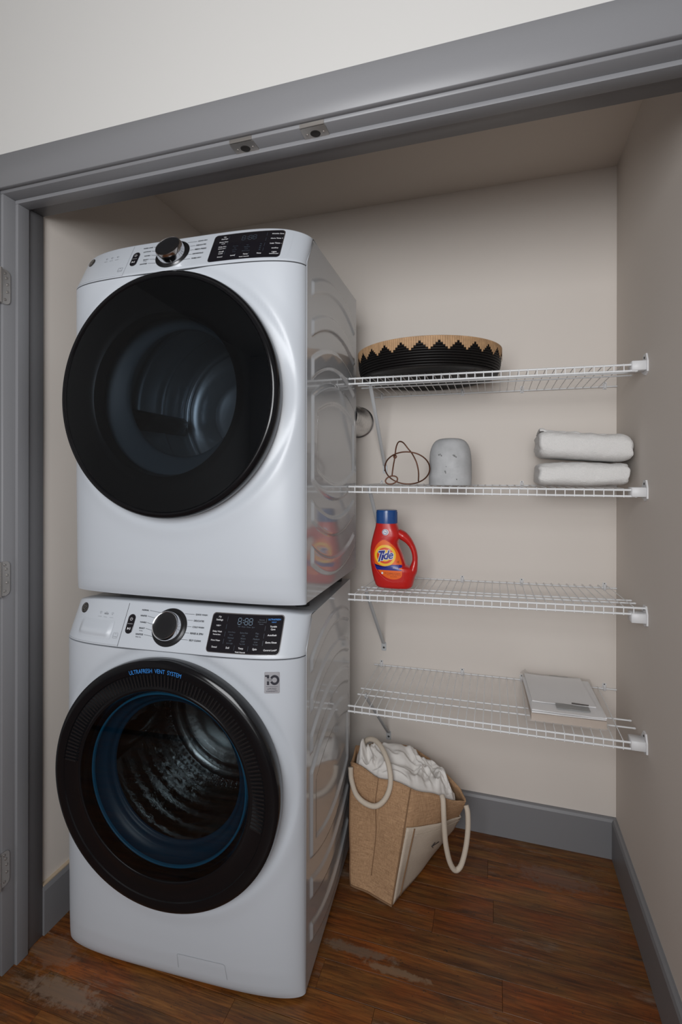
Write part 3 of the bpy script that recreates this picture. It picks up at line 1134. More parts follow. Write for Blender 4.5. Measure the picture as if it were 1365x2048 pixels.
        for x, y in tv:
            q = radians(92.3) - (x * kk - .075) / .2945
            r = .2945 + (y - thh / 2) * kk * 1.30
            V.append((cx + r * cos(q), -.1124, cz + r * sin(q)))
        mesh_obj('door_lettering', V, tf, M['printblue'], door, smooth=False)
        mesh_obj('porthole_glass', *lathe_y([(.2395, -.1040), (.20, -.1046), (.10, -.1052), (.0003, -.1054)], 96, cx, cz), M['porthole'], door)
        mesh_obj('gasket', *lathe_y([(.2195, -.0735), (.217, -.062), (.2035, -.050), (.1985, -.048), (.1965, -.040), (.190, -.034), (.1865, -.0345), (.1855, -.028)], 96, cx, cz), M['gasket'], root)
        mesh_obj('gasket_lip', *lathe_y([(.226, -.068), (.2250, -.079), (.2225, -.0805), (.2200, -.078), (.2190, -.070)], 96, cx, cz), M['gasketlip'], root)
        prof = [(.1855, -.028), (.200, -.022), (.245, -.015)]
        for k in range(41):
            t = k / 40
            prof.append((.250 - .004 * (0.5 + 0.5 * cos(t * 2 * pi * 7)), -.012 + .36 * t))
        V, Fc = lathe_y(prof, 120, cx, cz)
        V2 = []
        for v in V:
            dx, dz = v[0] - cx, v[2] - cz
            r = sqrt(dx * dx + dz * dz)
            q = math.atan2(dz, dx)
            if v[1] > -.01:
                b = max(0.0, sin(q * 36) * sin(v[1] * 190)) * .0042
                r2 = r - b
                V2.append((cx + dx / r * r2, v[1], cz + dz / r * r2))
            else:
                V2.append(v)
        mesh_obj('drum', V2, Fc, M['steel'], root)
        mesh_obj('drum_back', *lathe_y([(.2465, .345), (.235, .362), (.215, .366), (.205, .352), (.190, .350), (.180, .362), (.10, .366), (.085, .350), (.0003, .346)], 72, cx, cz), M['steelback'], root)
        dots = []
        for ri, r in enumerate((.222, .226)):
            for k in range(90):
                q = 2 * pi * (k + .5 * ri) / 90
                yy = .335 - .03 * ri
                rr = .2435
                c0 = Vector((cx + rr * cos(q), yy, cz + rr * sin(q)))
                u = Vector((-sin(q), 0, cos(q)))
                w_ = Vector((0, 1, 0))
                n_ = Vector((-cos(q), 0, -sin(q)))
                V = [c0 + n_ * .004] + [c0 + (u * cos(a * pi / 3) + w_ * sin(a * pi / 3)) * .0045 for a in range(6)]
                dots.append((V, [(0, 1 + a, 1 + (a + 1) % 6) for a in range(6)]))
        o = mesh_obj('drum_dimples', *merge(dots), M['chrome'], root)
        o['kind'] = 'stuff'
        for k in range(3):
            q0 = radians(62 + 120 * k)
            V = []
            for i in range(9):
                yy = .0 + .34 * i / 8
                for dq, h in ((-.16, 0), (-.09, .022), (0, .036), (.09, .022), (.16, 0)):
                    r = .2465 - h * sin(pi * min(1, max(0.02, i / 8 * 1.0 + .08)))
                    V.append((cx + r * cos(q0 + dq), yy, cz + r * sin(q0 + dq)))
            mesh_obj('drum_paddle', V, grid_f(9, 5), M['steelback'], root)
    else:
        gl = [(max(.3015 * (1 - k / 14), .0003), -.1112 + .0030 * (1 - k / 14) ** 2) for k in range(15)]
        mesh_obj('door_glass', *lathe_y(gl, 112, cx, cz), M['smoke'], door)
        mesh_obj('glass_border', *lathe_y([(.3012, -.1068), (.28, -.1072), (.26, -.1076), (.235, -.1081), (.2120, -.1085), (.2110, -.1070), (.2095, -.090), (.2060, -.074)], 112, cx, cz), M['ringdark'], door)
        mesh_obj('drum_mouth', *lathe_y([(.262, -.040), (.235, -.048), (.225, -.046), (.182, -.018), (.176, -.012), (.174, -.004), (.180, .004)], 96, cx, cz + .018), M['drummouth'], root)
        prof = [(.200, .006), (.235, .012), (.250, .020)]
        for k in range(1, 31):
            yy = .02 + .36 * k / 30
            rr = .250
            for yc in (.115, .245):
                rr -= .007 * math.exp(-((yy - yc) / .008) ** 2)
            prof.append((rr, yy))
        prof += [(.246, .392), (.236, .398), (.228, .392)]
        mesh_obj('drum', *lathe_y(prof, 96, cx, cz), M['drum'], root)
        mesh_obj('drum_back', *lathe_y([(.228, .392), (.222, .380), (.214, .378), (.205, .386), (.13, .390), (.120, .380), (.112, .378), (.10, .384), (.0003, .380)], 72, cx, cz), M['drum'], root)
        for k in range(3):
            q0 = radians(188 + 120 * k)
            V = []
            for i in range(11):
                yy = .02 + .36 * i / 10
                for dq, h in ((-.13, 0), (-.08, .05), (0, .066), (.08, .05), (.13, 0)):
                    r = .249 - h * min(1, 5 * (i / 10) + .05, 5 * (1 - i / 10) + .05)
                    V.append((cx + r * cos(q0 + dq), yy, cz + r * sin(q0 + dq)))
            mesh_obj('drum_baffle', V, grid_f(11, 5), M['ringdark'], root)
    return root


machine('washing_machine', 'white front load washer standing on the wooden floor, blue gasket behind its porthole', 'washing machine', (0, 0, 0.010), 0.062, True)
machine('clothes_dryer', 'white dryer with smoked black round door, stacked on top of the washer', 'dryer', (0, 0, 1.008), 0.022, False)

# foil duct behind the dryer
dt = thing('dryer_duct', 'ribbed silver foil duct between the dryer and the back wall', 'duct', (-0.062, 0.66, 1.5535))
prof = []
for k in range(57):
    prof.append((.0545 + .0035 * sin(k * pi / 2), -.1215 + .2455 * k / 56))
mesh_obj('foil_sleeve', *lathe_y(prof, 40), M['foil'], dt)
mesh_obj('wall_collar', *lathe_y([(.05, .108), (.062, .108), (.062, .1245), (.05, .1245)], 40), M['chrome'], dt, auto=40)

# ------------------------------------------------------------------ wire shelves
YSF, YSB = 0.4032, 0.7765
names4 = ['top', 'second', 'third', 'bottom']
SH = [dict(FL=1.6600, FR=1.6530, BL=1.6530, BR=1.6535, xe=.838), dict(FL=1.3022, FR=1.2990, BL=1.3035, BR=1.3040, xe=.838),
      dict(FL=.9455, FR=.9672, BL=.9370, BR=.9460, xe=.862), dict(FL=.5755, FR=.5860, BL=.5830, BR=.5915, xe=.838)]


def shz(s, x, y):
    u = x / .85
    v = (y - YSF) / (YSB - YSF)
    return (s['FL'] * (1 - u) + s['FR'] * u) * (1 - v) + (s['BL'] * (1 - u) + s['BR'] * u) * v


LABS = ['top white wire shelf, carrying the black and tan woven tray', 'second white wire shelf from the top, carrying the towels and vase',
        'third white wire shelf from the top, carrying the red detergent bottle', 'bottom white wire shelf, carrying the bagged papers']
LIP = 0.0175
for si, s in enumerate(SH):
    org = Vector((0.0, YSF, s['FL']))
    root = thing('wire_shelf', LABS[si], 'shelf', org, 0, 'white wire shelves on the back wall')
    xe = s['xe']

    def rod(nm, x0, x1, yy, dz, r, dy=0.0):
        P = [Vector((x0, yy + dy, shz(s, x0, yy) + dz)) - org, Vector((x1, yy + dy, shz(s, x1, yy) + dz)) - org]
        V, Fc = tube_vf(P, r, 10)
        d = (P[1] - P[0]).normalized()
        ends = []
        for p, sg in ((P[0], -1), (P[1], 1)):
            ends.append(tube_vf([p, p + d * sg * .004, p + d * sg * .0065], r, 10, rad=[r * 1.28, r * 1.28, r * .6]))
        return mesh_obj(nm, *merge([(V, Fc)] + ends), M['wire'], root, auto=50)
    rod('front_rail', 0.004, xe, YSF, 0, .0031)
    rod('lower_front_rail', 0.004, xe, YSF - .001, -LIP, .0031)
    rod('middle_rail', 0.010, .858, .5040, -.0042, .0026)
    rod('middle_rail', 0.010, .858, .5530, -.0042, .0026)
    rod('back_rail', 0.008, .862, YSB, -.0005, .0026)
    # one mesh shared by all cross wires of all shelves with this slope
    x0 = .0215
    zF, zB = shz(s, .4, YSF), shz(s, .4, YSB)
    P = [Vector((0, YSF - .0042, -LIP - .003)), Vector((0, YSF - .0044, -.003)), Vector((0, YSF - .003, .0022)), Vector((0, YSF + .003, .0034)),
         Vector((0, YSB + .002, zB - zF + .0022))]
    P = [p - Vector((0, YSF, 0)) for p in P]
    V, Fc = tube_vf(P, .0014, 6)
    base = None
    k = 0
    while x0 + .0254 * k < min(xe, .845) - .004:
        x = x0 + .0254 * k
        if base is None:
            base = mesh_obj('cross_wire', V, Fc, M['wire'], root, auto=60)
            w = base
        else:
            w = base.copy()
            link(w, root)
        w.location = Vector((x, YSF, shz(s, x, YSF))) - org
        k += 1
    # clips on the wall hold the back rail
    cb = None
    for x in (.031, .344, .5565, .8305):
        if si == 2 and x == .031:
            pass
        V, Fc = merge([box_vf(-.0062, .0062, -.0015, .0025, -.012, .013), tube_vf([(0, -.006, -.009), (0, -.0085, -.004), (0, -.0085, .003), (0, -.004, .0065)], .0045, 8)])
        if cb is None:
            cb = mesh_obj('wall_clip', V, Fc, M['bracket'], root, auto=40)
            c = cb
        else:
            c = cb.copy()
            link(c, root)
        c.location = Vector((x, YB - .0030, shz(s, x, YSB) + .0035)) - org
        V, Fc = lathe_y([(.0001, -.0030), (.0022, -.0028), (.0026, -.001)], 10, 0, .0095)
        nl = mesh_obj('nail_head', V, Fc, M['nail'], c)
    # diagonal support brace
    bx = (.044, .044, .040, .0600)[si]
    bz = (1.3616, 1.015, .6535, .3010)[si]
    tx = (.050, .046, .036, .0360)[si]
    tz = shz(s, tx, .50) - .008
    br = thing('support_brace', 'white steel diagonal brace under the %s wire shelf' % names4[si], 'brace', (bx, YB - .003, bz), 0, 'diagonal shelf braces')
    o3 = Vector((bx, YB - .003, bz))
    a, b = Vector((tx, .500, tz)) - o3, Vector((bx, YB - .012, bz + .018)) - o3
    d = (b - a).normalized()
    sx = Vector((1, 0, 0)).cross(d)
    V = []
    for t, p in enumerate((a, a + d * .012, b - d * .02, b)):
        ww = (.0075, .0075, .0070, .0080)[t]
        hh = (.0022, .0042, .0040, .0016)[t]
        for k8 in range(8):
            q = 2 * pi * (k8 + .5) / 8
            V.append(p + Vector((1, 0, 0)) * ww * max(-.85, min(.85, 1.2 * cos(q))) + sx.normalized() * hh * sin(q))
    Fc = [(l * 8 + k, l * 8 + (k + 1) % 8, (l + 1) * 8 + (k + 1) % 8, (l + 1) * 8 + k) for l in range(3) for k in range(8)]
    Fc += [tuple(range(8))[::-1], tuple(range(24, 32))]
    mesh_obj('strut', V, Fc, M['brace'], br, auto=40)
    P = rrect(-.0095, .0095, -.014, .020, .004, 3)
    n = len(P)
    mesh_obj('wall_plate', [(a_, .0028, b_) for a_, b_ in P] + [(a_, -.0005, b_) for a_, b_ in P],
             [tuple(range(n, 2 * n))] + [(k, (k + 1) % n, n + (k + 1) % n, n + k) for k in range(n)], M['brace'], br, smooth=False)
    mesh_obj('screw', *lathe_y([(.0001, -.0022), (.0034, -.0018), (.0042, -.0006)], 12, 0, -.001), M['nail'], br)
    hk = tube_vf([a + Vector((0, -.006, .004)), a + Vector((0, -.004, .011)), a + Vector((0, .004, .011)), a + Vector((0, .005, .003))], .0028, 8)
    mesh_obj('hook', *hk, M['brace'], br)
    # end bracket on the right wall
    zt = (1.6625, 1.3065, .9520, .5935)[si]
    eb = thing('shelf_end_bracket', 'white plastic end bracket on the right wall %s the %s wire shelf' % ('just below' if si == 2 else 'holding', names4[si]), 'bracket', (XR, YSF + .01, zt - .013), 0, 'end brackets on the right wall')
    bevel_box('socket', (-.0405, -.0035, -.018, .026, -.0135, .0135), M['bracket'], eb, r=.0015, seg=1)
    V, Fc = [], []
    pf = [(.034, -.014), (.034, .010), (.012, .034), (-.010, .034), (-.022, .012), (-.022, -.018), (.0, -.026)]
    n = len(pf)
    V = [(-.0001, a_, b_) for a_, b_ in pf] + [(-.0045, a_, b_) for a_, b_ in pf]
    mesh_obj('wall_plate', V, [tuple(range(n, 2 * n)), tuple(range(n))[::-1]] + [(k, (k + 1) % n, n + (k + 1) % n, n + k) for k in range(n)], M['bracket'], eb, smooth=False)
    V, Fc = lathe_y([(.0001, -.002), (.003, -.0016), (.0036, 0)], 10)
    mesh_obj('screw', [(-.0045 + v[1], v[0] + .002, v[2] + .0235) for v in V], Fc, M['nail'], eb)

# ------------------------------------------------------------------ tray on the top shelf
TR, TH_ = .2370, .0880
tr = thing('woven_tray', 'round black woven tray with stepped tan straw rim on the top shelf', 'tray', (.2430, .5400, 1.6650))
prof = [(.0002, .003)]
for k in range(1, 16):
    rr = .205 * k / 15
    prof += [(rr - .0068, .0032), (rr - .004, .0012), (rr, .0030)]
prof.append((.214, .0012))
for k in range(11):
    z0 = .004 + .0076 * k
    rr = .2190 + .0185 * sqrt(smooth01(-.012, .045, z0))
    for a in range(6):
        q = -pi / 2 + pi * a / 5
        prof.append((rr - .0035 + .0042 * cos(q), z0 + .0038 + .0038 * sin(q)))
prof += [(.2395, .0885), (.2370, .0905), (.2330, .0905), (.2310, .088), (.226, .05), (.215, .010), (.0002, .008)]
mesh_obj('tray_body', *lathe_z(prof, 160), M['traybk'], tr, auto=70)
# tan stepped band: strips whose lower edge climbs in steps
V, Fc = [], []
NT = 26
steps = [0.0400, 0.0335, 0.0270, 0.0205, 0.0140, 0.0205, 0.0270, 0.0335]
ncol = NT * len(steps)
out = []
for k in range(ncol):
    h = steps[k % len(steps)]
    q0, q1 = 2 * pi * (k + .03) / ncol, 2 * pi * (k + .97) / ncol
    zt = .0905
    zb = zt - h
    V = []
    R0 = .2398
    for q in (q0, (q0 + q1) / 2, q1):
        c, s_ = cos(q), sin(q)
        R = R0 + (.0010 if q == (q0 + q1) / 2 else 0)
        V += [((R - .0035) * c, (R - .0035) * s_, zb), (R * c, R * s_, zb + .0006), (R * c, R * s_, zt), ((R - .0060) * c, (R - .0060) * s_, zt + .0022)]
    out.append((V, [(0, 1, 5, 4), (1, 2, 6, 5), (2, 3, 7, 6), (4, 5, 9, 8), (5, 6, 10, 9), (6, 7, 11, 10)]))
o = mesh_obj('straw_band', *merge(out), M['traytan'], tr, auto=40)
o['kind'] = 'stuff'

# ------------------------------------------------------------------ second shelf: wire ornament, vase, towels
Z2 = shz(SH[1], .3, .5) + .0052
orn = thing('wire_ornament', 'bronze wire ornament of looping ovals on the second shelf beside the pale vase', 'ornament', (.176, .52, Z2))
R = .0024


def fromz(a, b, dy):
    """traced loop points: local x and height above the shelf"""
    return (.0986 - .176 + (a - 415) * (.1548 / 410), dy, max(R + .0002, (1232 - b) * .0003765 + R))


oval = [fromz(620 + 203 * cos(t), 1085 + 145 * sin(t), .022 * sin(t) - .01) for t in [2 * pi * k / 40 for k in range(40)]]
mesh_obj('oval_loop', *tube_vf(spline(oval, 2, True), R, 8, True), M['bronze'], orn)
bow = [fromz(493, 1160, -.032), fromz(500, 1080, -.026), fromz(512, 985, -.018), fromz(520, 900, -.012), fromz(535, 852, -.006), fromz(556, 841, 0), fromz(582, 855, .006),
       fromz(620, 905, .010), fromz(660, 955, .008), fromz(700, 1035, .004), fromz(717, 1120, .006), fromz(715, 1205, .010)]
mesh_obj('bow', *tube_vf(spline(bow, 5), R, 8), M['bronze'], orn)
sm = [fromz(490 + 52 * cos(t) + 8 * sin(t), 1193 + 34 * sin(t) - 14 * cos(t), -.034 + .004 * cos(t)) for t in [2 * pi * k / 24 for k in range(24)]]
mesh_obj('small_loop', *tube_vf(spline(sm, 2, True), R, 8, True), M['bronze'], orn)
kn = [fromz(514 + 13 * cos(t), 980 + 13 * sin(t), -.018) for t in [2 * pi * k / 14 for k in range(14)]]
mesh_obj('twist', *tube_vf(spline(kn, 2, True), R * .9, 6, True), M['bronze'], orn)

va = thing('stone_vase', 'pale gray rounded stoneware vase beside the bronze wire ornament on the second shelf', 'vase', (.3152, .570, Z2))
prof = [(.0002, .0), (.0690, .0), (.0712, .002), (.0716, .012), (.0718, .030), (.0714, .060), (.0700, .090), (.0670, .116), (.0610, .136), (.0520, .149), (.0400, .1565), (.0240, .1598), (.0002, .1602)]
V, Fc = lathe_z([(p.x, p.y) for p in spline([(a, b, 0) for a, b in prof], 3)], 72)
V = [Vector(v) + (Vector((v[0], v[1], 0)).normalized() * .0012 * noise.noise(Vector(v) * 22) if abs(v[0]) + abs(v[1]) > .002 else Vector()) for v in V]
mesh_obj('vase_body', V, Fc, M['vase'], va)
sp = []
for a, z, r in ((-2.05, .1015, .003), (-1.98, .1035, .0022), (-1.92, .099, .0028), (-1.30, .098, .0035), (-1.22, .094, .0026), (-1.36, .1, .002), (-1.72, .046, .003), (-1.70, .041, .002), (-1.68, .062, .0015), (-1.2, .02, .0022)):
    rr = .0716 if z < .07 else .0694
    c0 = Vector((rr * cos(a), rr * sin(a), z))
    n_ = Vector((cos(a), sin(a), 0))
    u_ = Vector((-sin(a), cos(a), 0))
    V = [c0 + n_ * .0009] + [c0 + n_ * .0003 + (u_ * cos(k * pi / 3) * 1.3 + Vector((0, 0, 1)) * sin(k * pi / 3)) * r * (.7 + .3 * ((k * 7) % 3)) for k in range(6)]
    sp.append((V, [(0, 1 + k, 1 + (k + 1) % 6) for k in range(6)]))
o = mesh_obj('pits', *merge(sp), M['vasemark'], va)
o['kind'] = 'stuff'


def towel(name, label, x0, x1, y0, y1, z0, h, seed, tilt=0.0, group='folded white towels'):
    """folded towel: rolled front edge, layered ends"""
    org = Vector(((x0 + x1) / 2, (y0 + y1) / 2, z0))
    root = thing(name, label, 'towel', org, 0, group)
    nx, nq = 64, 72
    w, d = x1 - x0, y1 - y0
    V = []
    for i in range(nx):
        u = i / (nx - 1)
        e = min(u, 1 - u)
        kk = 1 - 0.16 * math.exp(-e * w / .008) - .02 * math.exp(-e * w / .03)
        for j in range(nq):
            q = 2 * pi * j / nq
            c, s_ = cos(q), sin(q)
            yy = (abs(c) ** .42) * (1 if c > 0 else -1) * d / 2
            zz = (abs(s_) ** .62) * (1 if s_ > 0 else -1)
            hh = h * (1 + .05 * noise.noise(Vector((u * 4 + seed, 0, 0))))
            P = Vector((-w / 2 + w * u, yy * (1 - .05 * (1 - kk)), h / 2 + zz * hh / 2 * kk))
            nn = noise.noise(Vector((u * 5 + seed, q * 1.0, seed))) * .0045 + noise.noise(Vector((u * 16, q * 4, seed * 3))) * .0014
            P += Vector((0, c, s_ if s_ > 0 else s_ * .2)).normalized() * nn
            P.x += .006 * noise.noise(Vector((q * 1.6, seed * 2, 0))) * (1 if e < .03 else .4)
            if P.z < h * .5:
                P.z = max(P.z, 0.0005)
            P.z += tilt * (u - .5) * (1.0 if tilt else 0)
            V.append(P)
    Fc = [(i * nq + j, i * nq + (j + 1) % nq, (i + 1) * nq + (j + 1) % nq, (i + 1) * nq + j) for i in range(nx - 1) for j in range(nq)]
    # closed ends with pressed layer lines
    for i in (0, nx - 1):
        c = sum((V[i * nq + j] for j in range(nq)), Vector()) / nq
        b0 = len(V)
        sgn = -1 if i == 0 else 1
        for rr, dx in ((.86, .0045), (.62, .001), (.45, .005), (.2, .002)):
            for j in range(nq):
                p = c + (V[i * nq + j] - c) * rr
                V.append(p + Vector((sgn * dx, 0, 0)))
        V.append(c)
        prev = i * nq
        for l in range(4):
            cur = b0 + l * nq
            for j in range(nq):
                f = (prev + j, prev + (j + 1) % nq, cur + (j + 1) % nq, cur + j)
                Fc.append(f if sgn > 0 else f[::-1])
            prev = cur
        for j in range(nq):
            f = (prev + j, prev + (j + 1) % nq, len(V) - 1)
            Fc.append(f if sgn > 0 else f[::-1])
    o = mesh_obj('folded_cloth', V, Fc, M['towel'], root)
    return root, h


towel('towel', 'lower of two folded white terry towels, resting on the second wire shelf', .5975, .8440, .495, .735, Z2 + .0005, .0745, 1.3)
tw, th = towel('towel', 'upper of two folded white terry towels, its corners sticking out loosely', .5995, .8520, .488, .735, Z2 + .0820, .0860, 7.9, -.018)
# loose hem over the top of the upper towel and the end that pokes out at the right
V = []
for i in range(40):
    u = i / 39
    for j in range(10):
        v = j / 9
        x = -.128 + .205 * u
        yy = -.088 + .15 * v + .006 * sin(u * 9)
        z = .0905 - .018 * (u - .42) + .004 * noise.noise(Vector((u * 9, v * 3, 4))) + .006 * math.exp(-((u - .05) / .06) ** 2) - .012 * (v ** 3) - (.006 * (1 - smooth01(0, .12, v)))
        V.append((x, yy, z))
o = mesh_obj('hem_fold', V, grid_f(40, 10), M['towel'], tw)
md = o.modifiers.new('thick', 'SOLIDIFY')
md.thickness = .004
V, Fc = [], []
for i in range(10):
    t = i / 9
    for j in range(16):
        q = 2 * pi * j / 16
        k = sqrt(max(0.0, 1 - max(0, (t - .5) / .5) ** 2.2))
        V.append((.108 + .0320 * t, -.06 + (.055 * cos(q)) * max(.05, k) * (1 - .2 * t), .046 - .004 * t + .0265 * sin(q) * max(.05, k) * (1 - .15 * t)))
Fc = [(i * 16 + j, i * 16 + (j + 1) % 16, (i + 1) * 16 + (j + 1) % 16, (i + 1) * 16 + j) for i in range(9) for j in range(16)] + [tuple(9 * 16 + j for j in range(16))]
mesh_obj('loose_end', V, Fc, M['towel'], tw)

# ------------------------------------------------------------------ detergent bottle on the third shelf
BS = .0001715
BY = .530
BZ = shz(SH[2], .13, BY) + .0054
bot = thing('detergent_bottle', 'red laundry detergent bottle with blue cap and orange label on the third shelf', 'bottle', (.0654, BY, BZ))


def bx_(a):
    return (a - 240) * BS


def bz_(b):
    return (1850 - b) * BS


LFT = [(1850, 300), (1835, 262), (1800, 232), (1700, 196), (1600, 170), (1500, 150), (1400, 134), (1300, 123), (1150, 120), (1050, 128), (950, 145), (850, 168), (750, 194), (650, 222), (600, 234), (548, 240)]
RGT = [(1850, 915), (1835, 952), (1800, 982), (1700, 1010), (1600, 1032), (1500, 1040), (1440, 1020), (1400, 900), (1380, 850), (1300, 826), (1200, 790), (1100, 748), (1000, 704), (950, 694), (900, 705), (850, 735), (800, 752), (750, 745), (700, 728), (650, 702), (600, 682), (548, 668)]
DEP = [(1850, .026), (1835, .031), (1800, .0345), (1700, .0370), (1500, .0385), (1200, .0385), (900, .0375), (750, .0370), (650, .0365), (548, .0362)]


def tab(T, b):
    T = sorted(T)
    return interp(b, [t[0] for t in T], [t[1] for t in T])


def bsec(b):
    l, r, d = tab(LFT, b), tab(RGT, b), tab(DEP, b)
    return bx_((l + r) / 2), (r - l) / 2 * BS, d


def bfront(x, b, off=0.0006):
    cx, hw, d = bsec(b)
    u = min(.999, abs((x - cx) / hw))
    return -d * (1 - u ** 2.6) ** (1 / 2.6) - off


V, Fc = [], []
BR = [1850, 1846, 1840, 1832, 1820, 1805] + [1790 - 10.9 * k for k in range(0, 115)]
BR = [b for b in BR if b > 548] + [548]
nq = 64
for b in BR:
    cx, hw, d = bsec(b)
    z = bz_(b)
    for k in range(nq):
        q = 2 * pi * k / nq
        c, s_ = cos(q), sin(q)
        x = cx + hw * (abs(c) ** (2 / 2.6)) * (1 if c > 0 else -1)
        yy = d * (abs(s_) ** (2 / 2.6)) * (1 if s_ > 0 else -1)
        V.append((x, yy, z))
for i in range(len(BR) - 1):
    for k in range(nq):
        Fc.append((i * nq + k, i * nq + (k + 1) % nq, (i + 1) * nq + (k + 1) % nq, (i + 1) * nq + k))
Fc.append(tuple(range(nq))[::-1])
Fc.append(tuple((len(BR) - 1) * nq + k for k in range(nq)))
mesh_obj('bottle_body', V, Fc, M['red'], bot, auto=60)
hp = [(690, 740), (790, 800), (880, 875), (955, 975), (1003, 1080), (1027, 1190), (1029, 1290), (1010, 1400), (985, 1480), (930, 1570)]
hr = [.0150, .0165, .0135, .0105, .0097, .0094, .0096, .0125, .0160, .0190]
P = spline([(bx_(a), 0, bz_(b)) for a, b in hp], 5)
rad = [interp(i / (len(P) - 1) * (len(hp) - 1), list(range(len(hp))), hr) for i in range(len(P))]
V, Fc = tube_vf(P, .01, 20, rad=rad)
V = [(v[0], v[1] * 1.35, v[2]) for v in V]
mesh_obj('handle', V, Fc, M['red'], bot, auto=60)
cxc = bx_(455)
V, Fc = lathe_z([(.0352, bz_(552)), (.0360, bz_(548)), (.0360, bz_(300)), (.0352, bz_(284)), (.0335, bz_(280)), (.0002, bz_(280))], 56, cxc, 0)
cp = mesh_obj('cap', V, Fc, M['bluecap'], bot, auto=40)
rb = []
for k in range(48):
    q = 2 * pi * k / 48
    c, s_ = cos(q), sin(q)
    t = Vector((-s_, c, 0)) * .0008
    p0 = Vector((cxc + .0359 * c, .0359 * s_, bz_(545)))
    p1 = Vector((cxc + .0359 * c, .0359 * s_, bz_(320)))
    n_ = Vector((c, s_, 0)) * .0007
    rb.append(([p0 - t, p0 + n_, p0 + t, p1 - t, p1 + n_, p1 + t], [(0, 1, 4, 3), (1, 2, 5, 4)]))
o = mesh_obj('cap_ribs', *merge(rb), M['bluecap'], cp)
o['kind'] = 'stuff'
V, Fc = lathe_z([(.0352, bz_(552)), (.0362, bz_(558)), (.0362, bz_(575)), (.0352, bz_(580))], 56, cxc, 0)
mesh_obj('cap_skirt', V, Fc, M['red'], bot, auto=40)


def lbl(off):
    return lambda a, b: (bx_(a), bfront(bx_(a), b, off), bz_(b))


def dense(P, off, n=10):
    """outline in traced pixels -> patch lying on the bottle"""
    n0 = len(P)
    cx = sum(p[0] for p in P) / n0
    cz = sum(p[1] for p in P) / n0
    f = lbl(off)
    V = [f(cx, cz)]
    for k in range(1, n + 1):
        V += [f(cx + (a - cx) * k / n, cz + (b - cz) * k / n) for a, b in P]
    Fc = [(0, 1 + k, 1 + (k + 1) % n0) for k in range(n0)]
    for l in range(n - 1):
        for k in range(n0):
            a, b = 1 + l * n0 + k, 1 + l * n0 + (k + 1) % n0
            Fc.append((a, a + n0, b + n0, b))
    return V, Fc


def ell(cx, cz, rx, rz, n=48):
    return [(cx + rx * cos(2 * pi * k / n), cz + rz * sin(2 * pi * k / n)) for k in range(n)]


lab_out = [(460, 870), (530, 905), (600, 960), (660, 1030), (715, 1120), (755, 1220), (785, 1320), (800, 1420), (805, 1500), (800, 1570), (770, 1610), (700, 1640), (620, 1648), (540, 1635), (460, 1600),
           (380, 1540), (310, 1460), (262, 1370), (235, 1270), (228, 1170), (240, 1080), (275, 1000), (330, 930), (400, 880)]
lab_out = [(p.x, p.y) for p in spline([(a, b, 0) for a, b in lab_out], 3, True)]
lb = mesh_obj('label', *dense(lab_out, .0006), M['lbl_or'], bot)
rim = [(a + (a - 540) * .13 + 12, b + (b - 1290) * .12 + 14) for a, b in lab_out]
o = mesh_obj('label_ridge', *tube_vf([Vector(lbl(.0)(a, b)) for a, b in rim], .0007, 6, True), M['red'], bot)
mesh_obj('yellow_ring', *dense(ell(465, 1180, 212, 212), .0010), M['lbl_ye'], lb)
mesh_obj('orange_disc', *dense(ell(465, 1180, 168, 160), .0014), M['lbl_or2'], lb)
mesh_obj('yellow_disc', *dense(ell(465, 1180, 120, 118), .0018), M['lbl_ye'], lb)
mesh_obj('blue_band', *dense([(240 + 550 * k / 12, 1356 + (38 * sin(pi * min(1, k / 8)) if k < 8 else 0)) for k in range(13)] + [(800, 1400), (798, 1468)] + [(790 - 500 * k / 12, 1470) for k in range(13)] + [(262, 1420)], .0012), M['lbl_bl'], lb)
f = lambda off: (lambda x, z: lbl(off)(x, -z))


def word(s, cx, cz, w, h, off, bold=0, slant=0.0, rise=0.0):
    V2, F2, tw_, th2 = text2d(s)
    out = []
    offs = [(0, 0)] if not bold else [(bold * cos(t), bold * sin(t)) for t in [2 * pi * k / 8 for k in range(8)]]
    g = lbl(off)
    for dx, dz in offs:
        P = []
        for x, y in V2:
            a = cx - w / 2 + x / tw_ * w + slant * (y / th2 - .5) * h
            b = cz + h / 2 - y / th2 * h - rise * (a - cx)
            P.append(g(a + dx, b + dz))
        out.append((P, F2))
    return merge(out)


# the big wordmark: outlined italic letters, the T taller and dropping low
for nm, m_, off, bd in (('word_outline', 'lbl_wh', .0024, 17), ('word', 'lbl_bl', .0030, 6)):
    big = [word('T', 372, 1195, 120, 205, off, bd, .30, .12), word('i', 420, 1195, 34, 150, off, bd, .22, .12), word('d', 492, 1165, 84, 165, off, bd, .22, .12), word('e', 582, 1185, 84, 108, off, bd, .18, .12)]
    mesh_obj(nm, *merge(big), M[m_], lb, smooth=False)
fine = [word('ORIGINAL', 678, 1417, 110, 20, .0018)]
mesh_obj('band_lettering', *merge(fine), M['lbl_wh'], lb, smooth=False)
fine = [word('HE TURBO CLEAN', 610, 1528, 320, 22, .0012), word('92 FL OZ (2.72 L)', 640, 1560, 270, 18, .0012), word('64 LOADS', 640, 1592, 130, 18, .0012), word('HE', 720, 1300, 44, 44, .0012)]
mesh_obj('fine_print', *merge(fine), M['lbl_bk'], lb, smooth=False)
mesh_obj('white_square', *dense([(390, 1512), (425, 1512), (425, 1552), (390, 1552)], .0012, 2), M['lbl_wh'], lb)
hb = mesh_obj('round_sticker', *dense(ell(468, 715, 66, 62, 28), .0008, 4), M['lbl_wh'], bot)
mesh_obj('sticker_ring', *ring2d(462, -715, 44, 54, f(.0012), 28), M['lbl_bl'], hb)
mesh_obj('sticker_word', *word('he', 466, 715, 52, 40, .0012), M['lbl_bl'], hb)

